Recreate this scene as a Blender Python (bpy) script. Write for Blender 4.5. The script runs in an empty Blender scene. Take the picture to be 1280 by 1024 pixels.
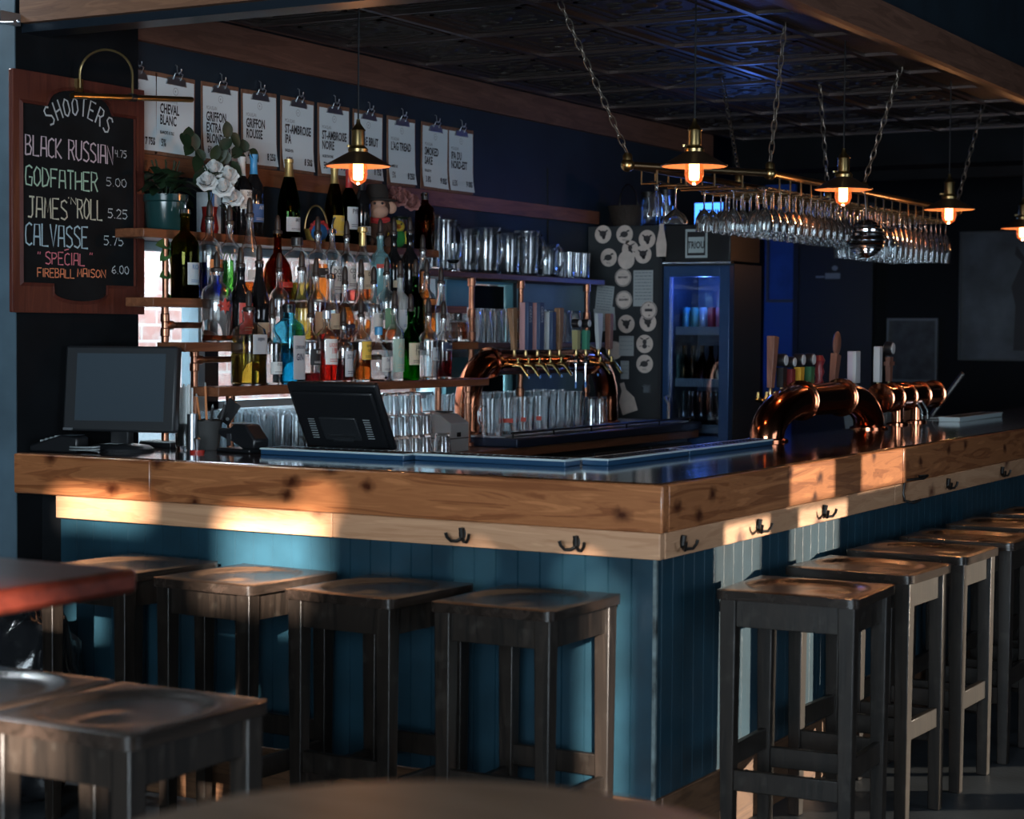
import bpy, math, random
from mathutils import Vector, Matrix
random.seed(7)
R_ = math.radians
sc = bpy.context.scene
COL = sc.collection

# ------------------------------------------------------------------ camera
TH, PI_, RO, F = .5138373, .0405082, -.0068312, 2399.0857
CAM = (2.202, -4.725, 1.48)
ct, st = math.cos(TH), math.sin(TH)
def cam2w(x, y, z): return Vector((x*ct - y*st, x*st + y*ct, z))
_r = (math.cos(RO), -math.sin(RO)); _u = (math.sin(RO), math.cos(RO))
def ax(a, b): return cam2w(a, b*math.sin(PI_), b*math.cos(PI_))
right = ax(*_r); up = ax(*_u); fwd = cam2w(0, math.cos(PI_), -math.sin(PI_))
cd = bpy.data.cameras.new('camera'); cam = bpy.data.objects.new('camera', cd); COL.objects.link(cam)
m = Matrix((right, up, -fwd)).transposed().to_4x4(); m.translation = CAM
cam.matrix_world = m
cd.sensor_width = 36; cd.lens = F/1280*36; cd.clip_start = .05
cd.dof.use_dof = True; cd.dof.focus_distance = 6.8; cd.dof.aperture_fstop = 4.0
sc.camera = cam
sc.view_settings.view_transform = 'Standard'; sc.view_settings.look = 'None'
sc.view_settings.gamma = 1; sc.view_settings.use_curve_mapping = False
sc.view_settings.exposure = 0.12
cy = sc.cycles
cy.max_bounces = 24; cy.diffuse_bounces = 3; cy.glossy_bounces = 5; cy.transmission_bounces = 22
cy.transparent_max_bounces = 40; cy.caustics_reflective = False; cy.caustics_refractive = False
cy.use_denoising = True; cy.sample_clamp_indirect = 4.0

# ------------------------------------------------------------------ world and lights
w = bpy.data.worlds.new('world'); sc.world = w; w.use_nodes = True
w.node_tree.nodes['Background'].inputs[0].default_value = (.45, .68, .82, 1)
w.node_tree.nodes['Background'].inputs[1].default_value = .055
def sun(name, d, energy, col, ang=.35):
    l = bpy.data.lights.new(name, 'SUN'); l.energy = energy; l.color = col; l.angle = R_(ang)
    o = bpy.data.objects.new(name, l); COL.objects.link(o)
    o.rotation_euler = Vector(d).to_track_quat('-Z', 'Y').to_euler(); return o
D1 = Vector((-1, -.65, -.165)); D2 = Vector((-.50, .85, -.24))
sun('low_sun', D1, 9.5, (1, .86, .68))
sun('added_second_sun', D2, 46, (1, .86, .72), 1.0)  # second sun, added for the lit patches on the short arm
def area(name, loc, to, sx, sy, e, col, spread=180):
    l = bpy.data.lights.new(name, 'AREA'); l.shape = 'RECTANGLE'; l.size = sx; l.size_y = sy; l.energy = e; l.color = col
    l.spread = R_(spread)
    o = bpy.data.objects.new(name, l); COL.objects.link(o); o.location = loc
    o.rotation_euler = (Vector(to) - Vector(loc)).to_track_quat('-Z', 'Y').to_euler(); return o
area('added_front_area_light', (.6, -6.9, 1.5), (-1.6, 1, 1.0), 6.0, 1.7, 680, (.74, .89, 1))  # added area lamp for assumed daylight; wall behind it has no window
area('added_side_area_light', (4.85, .8, 1.5), (0, 1.6, .9), 3.0, 1.5, 60, (.70, .84, 1))  # weaker area lamp, added likewise; street wall has only the sun openings
area('assumed_alley_daylight', (-3.25, 1.8, 3.0), (-3.4, 1.8, 1.2), 4.0, .6, 950, (.86, .95, 1))  # assumed daylight from above, lighting the brick outside the back windows
def point(name, loc, e, col, r=.03):
    l = bpy.data.lights.new(name, 'POINT'); l.energy = e; l.color = col; l.shadow_soft_size = r
    o = bpy.data.objects.new(name, l); COL.objects.link(o); o.location = loc; return o

# ------------------------------------------------------------------ survey helpers (photo frame to room coordinates)
def _ray(px, py):
    X = (px-640)/F; Z = (512-py)/F
    return right*X + up*Z + fwd
def on(axis, val, px, py):
    d = _ray(px, py); t = (val - CAM[axis])/d[axis]
    return Vector(CAM) + d*t
def yx(px, x, py=430): return on(0, x, px, py).y          # where along the back wall a column of the photo stands

# ------------------------------------------------------------------ materials
MATS = {}
def mat(name, col, rough=.5, metal=0, spec=.5, emit=None, es=0, bump=0, bscale=60, vary=0, vscale=6, coat=0):
    if name in MATS: return MATS[name]
    mm = bpy.data.materials.new(name); mm.use_nodes = True; MATS[name] = mm
    nt = mm.node_tree; b = nt.nodes['Principled BSDF']
    b.inputs['Base Color'].default_value = (*col, 1); b.inputs['Roughness'].default_value = rough
    b.inputs['Metallic'].default_value = metal; b.inputs['Specular IOR Level'].default_value = spec
    b.inputs['Coat Weight'].default_value = coat
    if emit: b.inputs['Emission Color'].default_value = (*emit, 1); b.inputs['Emission Strength'].default_value = es
    if bump or vary:
        tc = nt.nodes.new('ShaderNodeTexCoord')
    if bump:
        n = nt.nodes.new('ShaderNodeTexNoise'); n.inputs['Scale'].default_value = bscale; n.inputs['Detail'].default_value = 4
        bp = nt.nodes.new('ShaderNodeBump'); bp.inputs['Strength'].default_value = bump; bp.inputs['Distance'].default_value = .01
        nt.links.new(tc.outputs['Object'], n.inputs['Vector']); nt.links.new(n.outputs['Fac'], bp.inputs['Height'])
        nt.links.new(bp.outputs['Normal'], b.inputs['Normal'])
    if vary:
        n = nt.nodes.new('ShaderNodeTexNoise'); n.inputs['Scale'].default_value = vscale; n.inputs['Detail'].default_value = 6
        r = nt.nodes.new('ShaderNodeValToRGB')
        r.color_ramp.elements[0].position = .3; r.color_ramp.elements[1].position = .7
        r.color_ramp.elements[0].color = (*[c*(1-vary) for c in col], 1)
        r.color_ramp.elements[1].color = (*[min(1, c*(1+vary)) for c in col], 1)
        nt.links.new(tc.outputs['Object'], n.inputs['Vector']); nt.links.new(n.outputs['Fac'], r.inputs[0])
        nt.links.new(r.outputs[0], b.inputs['Base Color'])
    return mm
def wood(name, c1, c2, axis='X', rough=.4, knots=0, scale=1.0, coat=0, wear=0, spec=.5):
    if name in MATS: return MATS[name]
    mm = bpy.data.materials.new(name); mm.use_nodes = True; MATS[name] = mm
    nt = mm.node_tree; b = nt.nodes['Principled BSDF']; L = nt.links.new; N = nt.nodes.new
    tc = N('ShaderNodeTexCoord'); oi = N('ShaderNodeObjectInfo')
    ad = N('ShaderNodeVectorMath'); ad.operation = 'ADD'
    cm = N('ShaderNodeCombineXYZ'); mu = N('ShaderNodeMath'); mu.operation = 'MULTIPLY'; mu.inputs[1].default_value = 13
    L(oi.outputs['Random'], mu.inputs[0]); L(mu.outputs[0], cm.inputs[0]); L(mu.outputs[0], cm.inputs[1]); L(mu.outputs[0], cm.inputs[2])
    L(tc.outputs['Object'], ad.inputs[0]); L(cm.outputs[0], ad.inputs[1])
    mp = N('ShaderNodeMapping'); s = [14*scale]*3; s['XYZ'.index(axis)] = 1.3*scale; mp.inputs['Scale'].default_value = s
    L(ad.outputs[0], mp.inputs['Vector'])
    n = N('ShaderNodeTexNoise'); n.inputs['Scale'].default_value = 1.6; n.inputs['Detail'].default_value = 8; n.inputs['Distortion'].default_value = 1.6
    L(mp.outputs[0], n.inputs['Vector'])
    wv = N('ShaderNodeMath'); wv.operation = 'MULTIPLY'; wv.inputs[1].default_value = 42
    sn = N('ShaderNodeMath'); sn.operation = 'SINE'; L(n.outputs['Fac'], wv.inputs[0]); L(wv.outputs[0], sn.inputs[0])
    ma = N('ShaderNodeMath'); ma.operation = 'MULTIPLY_ADD'; ma.inputs[1].default_value = .07; L(sn.outputs[0], ma.inputs[0]); L(n.outputs['Fac'], ma.inputs[2])
    r = N('ShaderNodeValToRGB'); r.color_ramp.elements[0].position = .28; r.color_ramp.elements[1].position = .74
    r.color_ramp.elements[0].color = (*c1, 1); r.color_ramp.elements[1].color = (*c2, 1)
    L(ma.outputs[0], r.inputs[0]); out = r.outputs[0]
    if knots:
        sx = N('ShaderNodeSeparateXYZ'); L(ad.outputs[0], sx.inputs[0]); cx_ = N('ShaderNodeCombineXYZ')
        L(sx.outputs[axis], cx_.inputs[0]); L(sx.outputs['Z'], cx_.inputs[1])
        mk = N('ShaderNodeMapping'); mk.inputs['Scale'].default_value = (.72, 1.0, 1)
        nd = N('ShaderNodeTexNoise'); nd.inputs['Scale'].default_value = 26; L(ad.outputs[0], nd.inputs['Vector'])
        vs_ = N('ShaderNodeVectorMath'); vs_.operation = 'SCALE'; vs_.inputs['Scale'].default_value = .035; L(nd.outputs['Color'], vs_.inputs[0])
        va = N('ShaderNodeVectorMath'); va.operation = 'ADD'; L(cx_.outputs[0], va.inputs[0]); L(vs_.outputs[0], va.inputs[1]); L(va.outputs[0], mk.inputs['Vector'])
        v = N('ShaderNodeTexVoronoi'); v.voronoi_dimensions = '2D'; v.inputs['Scale'].default_value = 5.6*knots; L(mk.outputs[0], v.inputs['Vector'])
        kr = N('ShaderNodeValToRGB'); kr.color_ramp.elements[0].position = .03; kr.color_ramp.elements[1].position = .15
        kr.color_ramp.elements[0].color = (1, 1, 1, 1); kr.color_ramp.elements[1].color = (0, 0, 0, 1); L(v.outputs['Distance'], kr.inputs[0])
        mx = N('ShaderNodeMix'); mx.data_type = 'RGBA'; L(kr.outputs[0], mx.inputs[0]); L(out, mx.inputs[6]); mx.inputs[7].default_value = (c1[0]*.30, c1[1]*.22, c1[2]*.22, 1)
        out = mx.outputs[2]
    if wear:
        nw = N('ShaderNodeTexNoise'); nw.inputs['Scale'].default_value = 22; nw.inputs['Detail'].default_value = 8
        L(ad.outputs[0], nw.inputs['Vector'])
        wr = N('ShaderNodeValToRGB'); wr.color_ramp.elements[0].position = .58; wr.color_ramp.elements[1].position = .74
        wr.color_ramp.elements[0].color = (0, 0, 0, 1); wr.color_ramp.elements[1].color = (wear, wear, wear, 1); L(nw.outputs['Fac'], wr.inputs[0])
        mx = N('ShaderNodeMix'); mx.data_type = 'RGBA'; L(wr.outputs[0], mx.inputs[0]); L(out, mx.inputs[6]); mx.inputs[7].default_value = (.3, .27, .23, 1)
        out = mx.outputs[2]
    L(out, b.inputs['Base Color']); b.inputs['Roughness'].default_value = rough; b.inputs['Specular IOR Level'].default_value = spec; b.inputs['Coat Weight'].default_value = coat; b.inputs['Coat Roughness'].default_value = .08
    bp = N('ShaderNodeBump'); bp.inputs['Strength'].default_value = .12; bp.inputs['Distance'].default_value = .004; L(ma.outputs[0], bp.inputs['Height']); L(bp.outputs[0], b.inputs['Normal'])
    return mm
def glass(name, tint, body=0.0, gl=1.0, rough=.03):
    """thin clear glass: tinted see-through with a Fresnel-weighted sheen"""
    if name in MATS: return MATS[name]
    mm = bpy.data.materials.new(name); mm.use_nodes = True; MATS[name] = mm
    nt = mm.node_tree; N = nt.nodes.new; L = nt.links.new
    nt.nodes.remove(nt.nodes['Principled BSDF']); o = nt.nodes['Material Output']
    t = N('ShaderNodeBsdfTransparent'); t.inputs[0].default_value = (*tint, 1)
    g = N('ShaderNodeBsdfGlossy'); g.inputs['Roughness'].default_value = rough; g.inputs[0].default_value = (gl, gl, gl, 1)
    d = N('ShaderNodeBsdfDiffuse'); d.inputs[0].default_value = (*tint, 1)
    m0 = N('ShaderNodeMixShader'); m0.inputs[0].default_value = body; L(t.outputs[0], m0.inputs[1]); L(d.outputs[0], m0.inputs[2])
    lw = N('ShaderNodeLayerWeight'); lw.inputs[0].default_value = .24
    mr = N('ShaderNodeMath'); mr.operation = 'MULTIPLY_ADD'; mr.inputs[1].default_value = .85; mr.inputs[2].default_value = .06; mr.use_clamp = True
    L(lw.outputs['Facing'], mr.inputs[0])
    mx = N('ShaderNodeMixShader'); L(mr.outputs[0], mx.inputs[0]); L(m0.outputs[0], mx.inputs[1]); L(g.outputs[0], mx.inputs[2])
    L(mx.outputs[0], o.inputs['Surface']); return mm
def rglass(name, tint, ior=1.45, rough=0.0, haze=0.0, hc=None, sheen=0):
    if name in MATS: return MATS[name]
    mm = bpy.data.materials.new(name); mm.use_nodes = True; MATS[name] = mm
    nt = mm.node_tree; nt.nodes.remove(nt.nodes['Principled BSDF'])
    g = nt.nodes.new('ShaderNodeBsdfGlass'); g.inputs['Color'].default_value = (*tint, 1); g.inputs['IOR'].default_value = ior; g.inputs['Roughness'].default_value = rough
    d = nt.nodes.new('ShaderNodeBsdfDiffuse'); d.inputs[0].default_value = (*(hc or tint), 1); mx = nt.nodes.new('ShaderNodeMixShader'); mx.inputs[0].default_value = haze
    if sheen: d = nt.nodes.new('ShaderNodeBsdfGlossy'); d.inputs['Roughness'].default_value = sheen; d.inputs[0].default_value = (*(hc or tint), 1)
    nt.links.new(g.outputs[0], mx.inputs[1]); nt.links.new(d.outputs[0], mx.inputs[2]); nt.links.new(mx.outputs[0], nt.nodes['Material Output'].inputs['Surface']); return mm
def brick(name, c1, c2, mortar):
    if name in MATS: return MATS[name]
    mm = bpy.data.materials.new(name); mm.use_nodes = True; MATS[name] = mm
    nt = mm.node_tree; N = nt.nodes.new; L = nt.links.new; b = nt.nodes['Principled BSDF']
    tc = N('ShaderNodeTexCoord'); sp = N('ShaderNodeSeparateXYZ'); cb = N('ShaderNodeCombineXYZ')
    L(tc.outputs['Object'], sp.inputs[0]); L(sp.outputs['Y'], cb.inputs[0]); L(sp.outputs['Z'], cb.inputs[1])
    br = N('ShaderNodeTexBrick'); br.inputs['Scale'].default_value = 1; br.inputs['Brick Width'].default_value = .21; br.inputs['Row Height'].default_value = .075
    br.inputs['Mortar Size'].default_value = .007; br.inputs['Color1'].default_value = (*c1, 1); br.inputs['Color2'].default_value = (*c2, 1); br.inputs['Mortar'].default_value = (*mortar, 1)
    L(cb.outputs[0], br.inputs['Vector'])
    n = N('ShaderNodeTexNoise'); n.inputs['Scale'].default_value = 14; n.inputs['Detail'].default_value = 6; L(tc.outputs['Object'], n.inputs['Vector'])
    mx = N('ShaderNodeMix'); mx.data_type = 'RGBA'; L(br.outputs[0], mx.inputs[6]); mx.inputs[7].default_value = (*mortar, 1)
    rr = N('ShaderNodeValToRGB'); rr.color_ramp.elements[0].position = .4; rr.color_ramp.elements[1].position = .75; L(n.outputs['Fac'], rr.inputs[0]); L(rr.outputs[0], mx.inputs[0])
    L(mx.outputs[2], b.inputs['Base Color']); b.inputs['Roughness'].default_value = .9; return mm

BLACK = mat('black_paint', (.008, .009, .011), .55)
BLKWALL = mat('black_wall_paint', (.005, .006, .0075), .85, spec=.12, vary=.3)
NAVYW = mat('navy_wall_paint', (.006, .014, .023), .55, vary=.2)
GREYBLUE = mat('grey_blue_wall_paint', (.13, .20, .25), .6, vary=.15)
TEALP = mat('teal_panel_paint', (.0095, .035, .054), .38, bump=.08, bscale=30, vary=.3, vscale=5)
FLOORM = mat('worn_concrete', (.030, .036, .042), .45, bump=.1, vary=.4, vscale=3)
CEILM = mat('dark_pressed_tin', (.028, .024, .022), .35, metal=.6)
TBAR = mat('dull_bronze_bar', (.15, .125, .12), .34, metal=.9)
DWOOD = wood('dark_stained_wood', (.006, .0046, .0038), (.021, .015, .0115), 'Z', .40, wear=.05, spec=.38)
DSEAT = wood('dark_stained_seat_wood', (.009, .0065, .005), (.028, .019, .015), 'Y', .25, wear=.04, coat=.12)
PINEX = wood('varnished_knotty_pine_x', (.18, .056, .020), (.47, .185, .072), 'X', .32, knots=1, coat=.25)
PINEY = wood('varnished_knotty_pine_y', (.18, .056, .020), (.47, .185, .072), 'Y', .32, knots=1, coat=.25)
TRIMX = wood('pale_pine_x', (.40, .20, .105), (.56, .32, .185), 'X', .5, knots=.7)
TRIMY = wood('pale_pine_y', (.40, .20, .105), (.56, .32, .185), 'Y', .5, knots=.7)
BASEX = wood('kick_board_x', (.07, .032, .016), (.17, .085, .042), 'X', .5)
BASEY = wood('kick_board_y', (.07, .032, .016), (.17, .085, .042), 'Y', .5)
TOPX = wood('dark_varnished_top', (.035, .014, .007), (.10, .045, .022), 'Y', .10, coat=.8)
SHELFW = wood('red_brown_shelf_wood', (.12, .038, .016), (.24, .09, .04), 'Y', .45)
BEAMY = wood('beam_wood_y', (.075, .032, .019), (.15, .07, .045), 'Y', .6)
BEAMX = wood('beam_wood_x', (.11, .043, .02), (.22, .10, .05), 'X', .6)
COPPER = mat('polished_copper', (.46, .165, .085), .14, metal=1)
COPPERD = mat('aged_copper_pipe', (.34, .15, .09), .34, metal=1, vary=.3, vscale=20)
BRASS = mat('aged_brass', (.50, .36, .16), .28, metal=1)
GOLD = mat('gold_plated', (.85, .62, .25), .15, metal=1)
CHROME = mat('chrome', (.75, .77, .80), .12, metal=1)
STEEL = mat('brushed_steel', (.45, .48, .52), .35, metal=1)
IRON = mat('black_iron', (.02, .018, .017), .4, metal=.6)
CHAINM = mat('tarnished_chain', (.22, .19, .16), .4, metal=.9)
BRONZE = mat('dark_bronze_rail', (.24, .165, .09), .35, metal=1)
BLKPL = mat('black_plastic', (.010, .011, .013), .34)
DGPL = mat('charcoal_plastic', (.016, .018, .021), .45)
SCREEN = mat('matt_dark_screen', (.045, .062, .078), .3)
GREYPL = mat('grey_plastic', (.26, .29, .30), .5)
WHITE = mat('white_paper', (.62, .70, .74), .7)
INK = mat('black_ink', (.015, .015, .018), .7)
GREYINK = mat('grey_ink', (.16, .18, .2), .7)
CLIPW = wood('clipboard_hardboard', (.13, .06, .033), (.20, .10, .06), 'Z', .6)
REDFR = wood('red_stained_frame', (.06, .012, .008), (.115, .028, .017), 'Z', .45)
CHALKB = mat('chalkboard_black', (.007, .008, .009), .8, spec=.15, vary=.35, vscale=9)
GLASS = rglass('clear_glass', (.97, .985, .99), haze=.085, hc=(.9, .96, 1), sheen=.14)
STEM = rglass('polished_glass', (.97, .985, .99), haze=.02)
GLASSB = rglass('clear_bottle_glass', (.97, .98, .98), haze=.07, sheen=.16)
PANE = glass('window_pane_glass', (.93, .96, .97), 0, .6)

# ------------------------------------------------------------------ mesh builder
class MB:
    def __init__(s): s.v = []; s.f = []; s.m = []
    def add(s, vs, fs, mi=0, M=None):
        b = len(s.v)
        s.v += [tuple(M @ Vector(p)) for p in vs] if M else [tuple(p) for p in vs]
        s.f += [tuple(b+i for i in q) for q in fs]; s.m += [mi]*len(fs); return s
    def box(s, x0, y0, z0, x1, y1, z1, mi=0, M=None):
        v = [(x, y, z) for z in (z0, z1) for y in (y0, y1) for x in (x0, x1)]
        return s.add(v, [(0, 2, 3, 1), (4, 5, 7, 6), (0, 1, 5, 4), (2, 6, 7, 3), (0, 4, 6, 2), (1, 3, 7, 5)], mi, M)
    def taper(s, c0, h0, c1, h1, mi=0):
        """square bar from c0 (half sizes h0) up to c1 (half sizes h1)"""
        v = [(c[0]+sx*h[0], c[1]+sy*h[1], c[2]) for c, h in ((c0, h0), (c1, h1)) for sy in (-1, 1) for sx in (-1, 1)]
        return s.add(v, [(0, 2, 3, 1), (4, 5, 7, 6), (0, 1, 5, 4), (2, 6, 7, 3), (0, 4, 6, 2), (1, 3, 7, 5)], mi)
    def lathe(s, prof, seg=20, c=(0, 0, 0), mi=0, a0=0, a1=360, M=None, sq=0, cap=True):
        full = abs(a1-a0) >= 360; n = seg if full else seg+1
        vs = []; fs = []
        for r, z in prof:
            for i in range(n):
                a = R_(a0 + (a1-a0)*i/seg); k = 1
                if sq:
                    p = 2/(sq); ca, sa = abs(math.cos(a)), abs(math.sin(a)); k = (ca**sq + sa**sq)**(-1/sq)
                vs.append((c[0]+r*k*math.cos(a), c[1]+r*k*math.sin(a), c[2]+z))
        for j in range(len(prof)-1):
            for i in range(seg):
                i2 = (i+1) % n
                fs.append((j*n+i, j*n+i2, (j+1)*n+i2, (j+1)*n+i))
        if full and cap:
            if prof[0][0] > 1e-6: fs.append(tuple(range(n-1, -1, -1)))
            if prof[-1][0] > 1e-6: fs.append(tuple((len(prof)-1)*n+i for i in range(n)))
        return s.add(vs, fs, mi, M)
    def cyl(s, c, r, h, seg=16, mi=0): return s.lathe([(r, 0), (r, h)], seg, c, mi)
    def tube(s, pts, r, seg=8, mi=0, closed=False):
        P = [Vector(p) for p in pts]; n = len(P); vs = []; fs = []; ref = None
        rr = r if isinstance(r, (list, tuple)) else [r]*n
        for i in range(n):
            t = (P[(i+1) % n] - P[i-1]) if closed else (P[min(i+1, n-1)] - P[max(i-1, 0)])
            t.normalize()
            if ref is None: ref = Vector((0, 0, 1)) if abs(t.z) < .9 else Vector((1, 0, 0))
            a = ref - t*ref.dot(t)
            if a.length < 1e-4: a = t.orthogonal()
            a.normalize(); b = t.cross(a); ref = a
            for k in range(seg):
                q = 2*math.pi*k/seg; vs.append(P[i] + (a*math.cos(q) + b*math.sin(q))*rr[i])
        for i in range(n if closed else n-1):
            j = (i+1) % n
            for k in range(seg): fs.append((i*seg+k, i*seg+(k+1) % seg, j*seg+(k+1) % seg, j*seg+k))
        if not closed: fs.append(tuple(range(seg-1, -1, -1))); fs.append(tuple((n-1)*seg+k for k in range(seg)))
        return s.add(vs, fs, mi)
    def ball(s, c, r, seg=16, rings=10, mi=0, f=None):
        rx = r if isinstance(r, (tuple, list)) else (r, r, r); vs = []; fs = []
        for j in range(rings+1):
            p = math.pi*j/rings
            for i in range(seg):
                a = 2*math.pi*i/seg; d = Vector((math.sin(p)*math.cos(a), math.sin(p)*math.sin(a), -math.cos(p)))
                k = f(d) if f else 1
                vs.append((c[0]+d.x*rx[0]*k, c[1]+d.y*rx[1]*k, c[2]+d.z*rx[2]*k))
        for j in range(rings):
            for i in range(seg): fs.append((j*seg+i, j*seg+(i+1) % seg, (j+1)*seg+(i+1) % seg, (j+1)*seg+i))
        return s.add(vs, fs, mi)
    def prism(s, poly, o, u, v, n, h, mi=0):
        """polygon (2-D, counter-clockwise) in the plane o,u,v pushed h along n"""
        o, u, v, n = map(Vector, (o, u, v, n)); k = len(poly)
        a = [o + u*p[0] + v*p[1] for p in poly]; b = [p + n*h for p in a]
        fs = [tuple(range(k-1, -1, -1)), tuple(range(k, 2*k))] + [(i, (i+1) % k, k+(i+1) % k, k+i) for i in range(k)]
        return s.add(a+b, fs, mi)
    def text(s, body, size, o, u, v, mi=0, xs=1.0, align='LEFT', wrap=None, bold=0):
        """flat lettering with cap height about .7 size; wrap=radius bends it round a vertical bottle"""
        c = bpy.data.curves.new('t', 'FONT'); c.body = body; c.size = size; c.align_x = align; c.resolution_u = 2; c.offset = bold
        ob = bpy.data.objects.new('t', c); me = bpy.data.meshes.new_from_object(ob)
        P = [(p.co.x*xs, p.co.y) for p in me.vertices]; fs = [tuple(q.vertices) for q in me.polygons]
        bpy.data.objects.remove(ob); bpy.data.curves.remove(c); bpy.data.meshes.remove(me)
        if wrap:
            vs = [(wrap*math.cos(x/wrap), wrap*math.sin(x/wrap), o[2]+y) for x, y in P]
        else:
            o, u, v = map(Vector, (o, u, v)); vs = [o + u*x + v*y for x, y in P]
        return s.add(vs, fs, mi)
    def stroke(s, lines, o, u, v, wd, mi=0):
        """chalk strokes: flat ribbons along 2-D polylines"""
        o, u, v = map(Vector, (o, u, v))
        for L in lines:
            n = len(L); vs = []; fs = []
            for i in range(n):
                a = L[max(i-1, 0)]; b = L[min(i+1, n-1)]; tx, ty = b[0]-a[0], b[1]-a[1]; l = math.hypot(tx, ty) or 1
                nx, ny = -ty/l*wd/2, tx/l*wd/2; x, y = L[i]
                vs += [o+u*(x+nx)+v*(y+ny), o+u*(x-nx)+v*(y-ny)]
            for i in range(n-1): fs.append((2*i, 2*i+1, 2*i+3, 2*i+2))
            s.add(vs, fs, mi)
        return s
    def build(s, name, mats, parent=None, loc=(0, 0, 0), rot=(0, 0, 0), bevel=0, smooth=True, ang=38):
        me = bpy.data.meshes.new(name); me.from_pydata(s.v, [], s.f)
        for q in (mats if isinstance(mats, (list, tuple)) else [mats]): me.materials.append(q)
        if any(s.m): me.polygons.foreach_set('material_index', s.m)
        if smooth:
            me.polygons.foreach_set('use_smooth', [True]*len(s.f)); me.set_sharp_from_angle(angle=R_(ang))
        me.update()
        o = bpy.data.objects.new(name, me); COL.objects.link(o); o.location = loc; o.rotation_euler = rot
        if parent: o.parent = parent
        if bevel:
            b = o.modifiers.new('bevel', 'BEVEL'); b.width = bevel; b.segments = 2; b.limit_method = 'ANGLE'; b.angle_limit = R_(40)
        return o
def tag(o, label=None, cat=None, group=None, kind=None):
    if label: o['label'] = label
    if cat: o['category'] = cat
    if group: o['group'] = group
    if kind: o['kind'] = kind
    return o
def thing(name, label, cat, loc=(0, 0, 0), rz=0, group=None):
    o = bpy.data.objects.new(name, None); COL.objects.link(o); o.location = loc; o.rotation_euler = (0, 0, rz); o.empty_display_size = .05
    return tag(o, label, cat, group)
def struct(name, mb, mt, bevel=0, **k): return tag(mb.build(name, mt, bevel=bevel, **k), kind='structure')
def kids(o): return [c for c in bpy.data.objects if c.parent == o] if False else list(o.children)
def dup(root, loc, rz=0, label=None, group=None, sc_=None):
    r = root.copy(); COL.objects.link(r); r.location = loc; r.rotation_euler = (0, 0, rz)
    if sc_: r.scale = sc_
    if label: r['label'] = label
    if group: r['group'] = group
    for ch in list(root.children):
        c = ch.copy(); COL.objects.link(c); c.parent = r
        for g in list(ch.children):
            d = g.copy(); COL.objects.link(d); d.parent = c
    return r
def arc(c, r, a0, a1, n, plane='yz'):
    o = []
    for i in range(n+1):
        a = R_(a0+(a1-a0)*i/n); p, q = r*math.cos(a), r*math.sin(a)
        o.append({'yz': (c[0], c[1]+p, c[2]+q), 'xz': (c[0]+p, c[1], c[2]+q), 'xy': (c[0]+p, c[1]+q, c[2])}[plane])
    return o
ORD = ['', 'first', 'second', 'third', 'fourth', 'fifth', 'sixth', 'seventh', 'eighth', 'ninth', 'tenth', 'eleventh', 'twelfth', 'thirteenth', 'fourteenth', 'fifteenth', 'sixteenth', 'seventeenth', 'eighteenth', 'nineteenth', 'twentieth', 'twenty-first', 'twenty-second', 'twenty-third']

# ================================================================== SETTING
XW = -2.39
def holed(axis, c, t, u0, u1, v0, v1, holes):
    """a wall slab at axis=c of thickness t, spanning u,v, with rectangular openings"""
    us = sorted({u0, u1, *[h[0] for h in holes], *[h[1] for h in holes]}); vs = sorted({v0, v1, *[h[2] for h in holes], *[h[3] for h in holes]})
    mb = MB()
    for i in range(len(us)-1):
        run = None
        for j in range(len(vs)-1):
            um, vm = (us[i]+us[i+1])/2, (vs[j]+vs[j+1])/2
            solid = not any(h[0] < um < h[1] and h[2] < vm < h[3] for h in holes)
            if solid: run = (run[0], vs[j+1]) if run else (vs[j], vs[j+1])
            if run and (not solid or j == len(vs)-2):
                a = (c, us[i], run[0], c+t, us[i+1], run[1]) if axis == 'x' else (us[i], c, run[0], us[i+1], c+t, run[1])
                mb.box(*a); run = None
    return mb
struct('floor', MB().box(-6.1, -7.2, -.1, 5.2, 8.5, 0), FLOORM)
struct('ceiling', MB().box(-6.1, -7.2, 3.3, 5.2, 8.5, 3.4), BLKWALL)
# street side wall: unseen, openings cut to shape the sun patches on the long arm
pan = [(.44, .80), (1.04, 1.50)]; H1 = [(a+3.25, b+3.25, .62, 1.745) for a, b in pan]
H1 += [(a+3.25, b+3.25, 1.765, 1.935) for a, b in ((.93, 1.34), (1.60, 2.08))]
struct('wall_street_sun_mask', holed('x', 5.0, .02, -7.2, 8.5, 0, 3.3, H1), BLKWALL)
# unseen front wall: slits cut to shape sun patches on short arm, stools, tables
def w2(x, z, y=0): return (x + .5/.85*(7+y), z + .24/.85*(7+y))
H2 = []
for x0, x1, z0, z1, y in ((-1.475, -1.12, .60, .90, 0), (-1.17, -1.08, .94, .975, 0), (-.165, -.10, .05, .79, -.05), (-1.87, -1.80, .56, .70, -.36),
                          (-.47, -.20, .64, .81, -2.1), (-.12, .02, .99, 1.06, -2.42), (-2.17, -1.8, .872, .93, 0), (-.60, -.56, .80, .835, 0), (-.27, -.2, .79, .83, 0)):
    a, b = w2(x0, z0, y), w2(x1, z1, y); H2.append((a[0], b[0], a[1], b[1]))
struct('wall_front_sun_mask', holed('y', -7.02, .02, -6.1, 5.2, 0, 3.3, H2), BLKWALL)
struct('wall_far_left', MB().box(-6.1, -7.2, 0, -6.0, 0, 3.3), BLKWALL)
struct('wall_left', MB().box(-6.0, 0, 0, -2.352, .15, 3.3), mat('blue_grey_wall', (.07, .115, .15), .55, vary=.2))
struct('wall_pillar', MB().box(-2.6, .004, 0, -2.35, .612, 3.3), BLKWALL)
struct('wall_far', MB().box(-6.1, 8.3, 0, 5.2, 8.4, 3.3), mat('far_wall', (.006, .007, .0085), .85, spec=.12))
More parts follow.
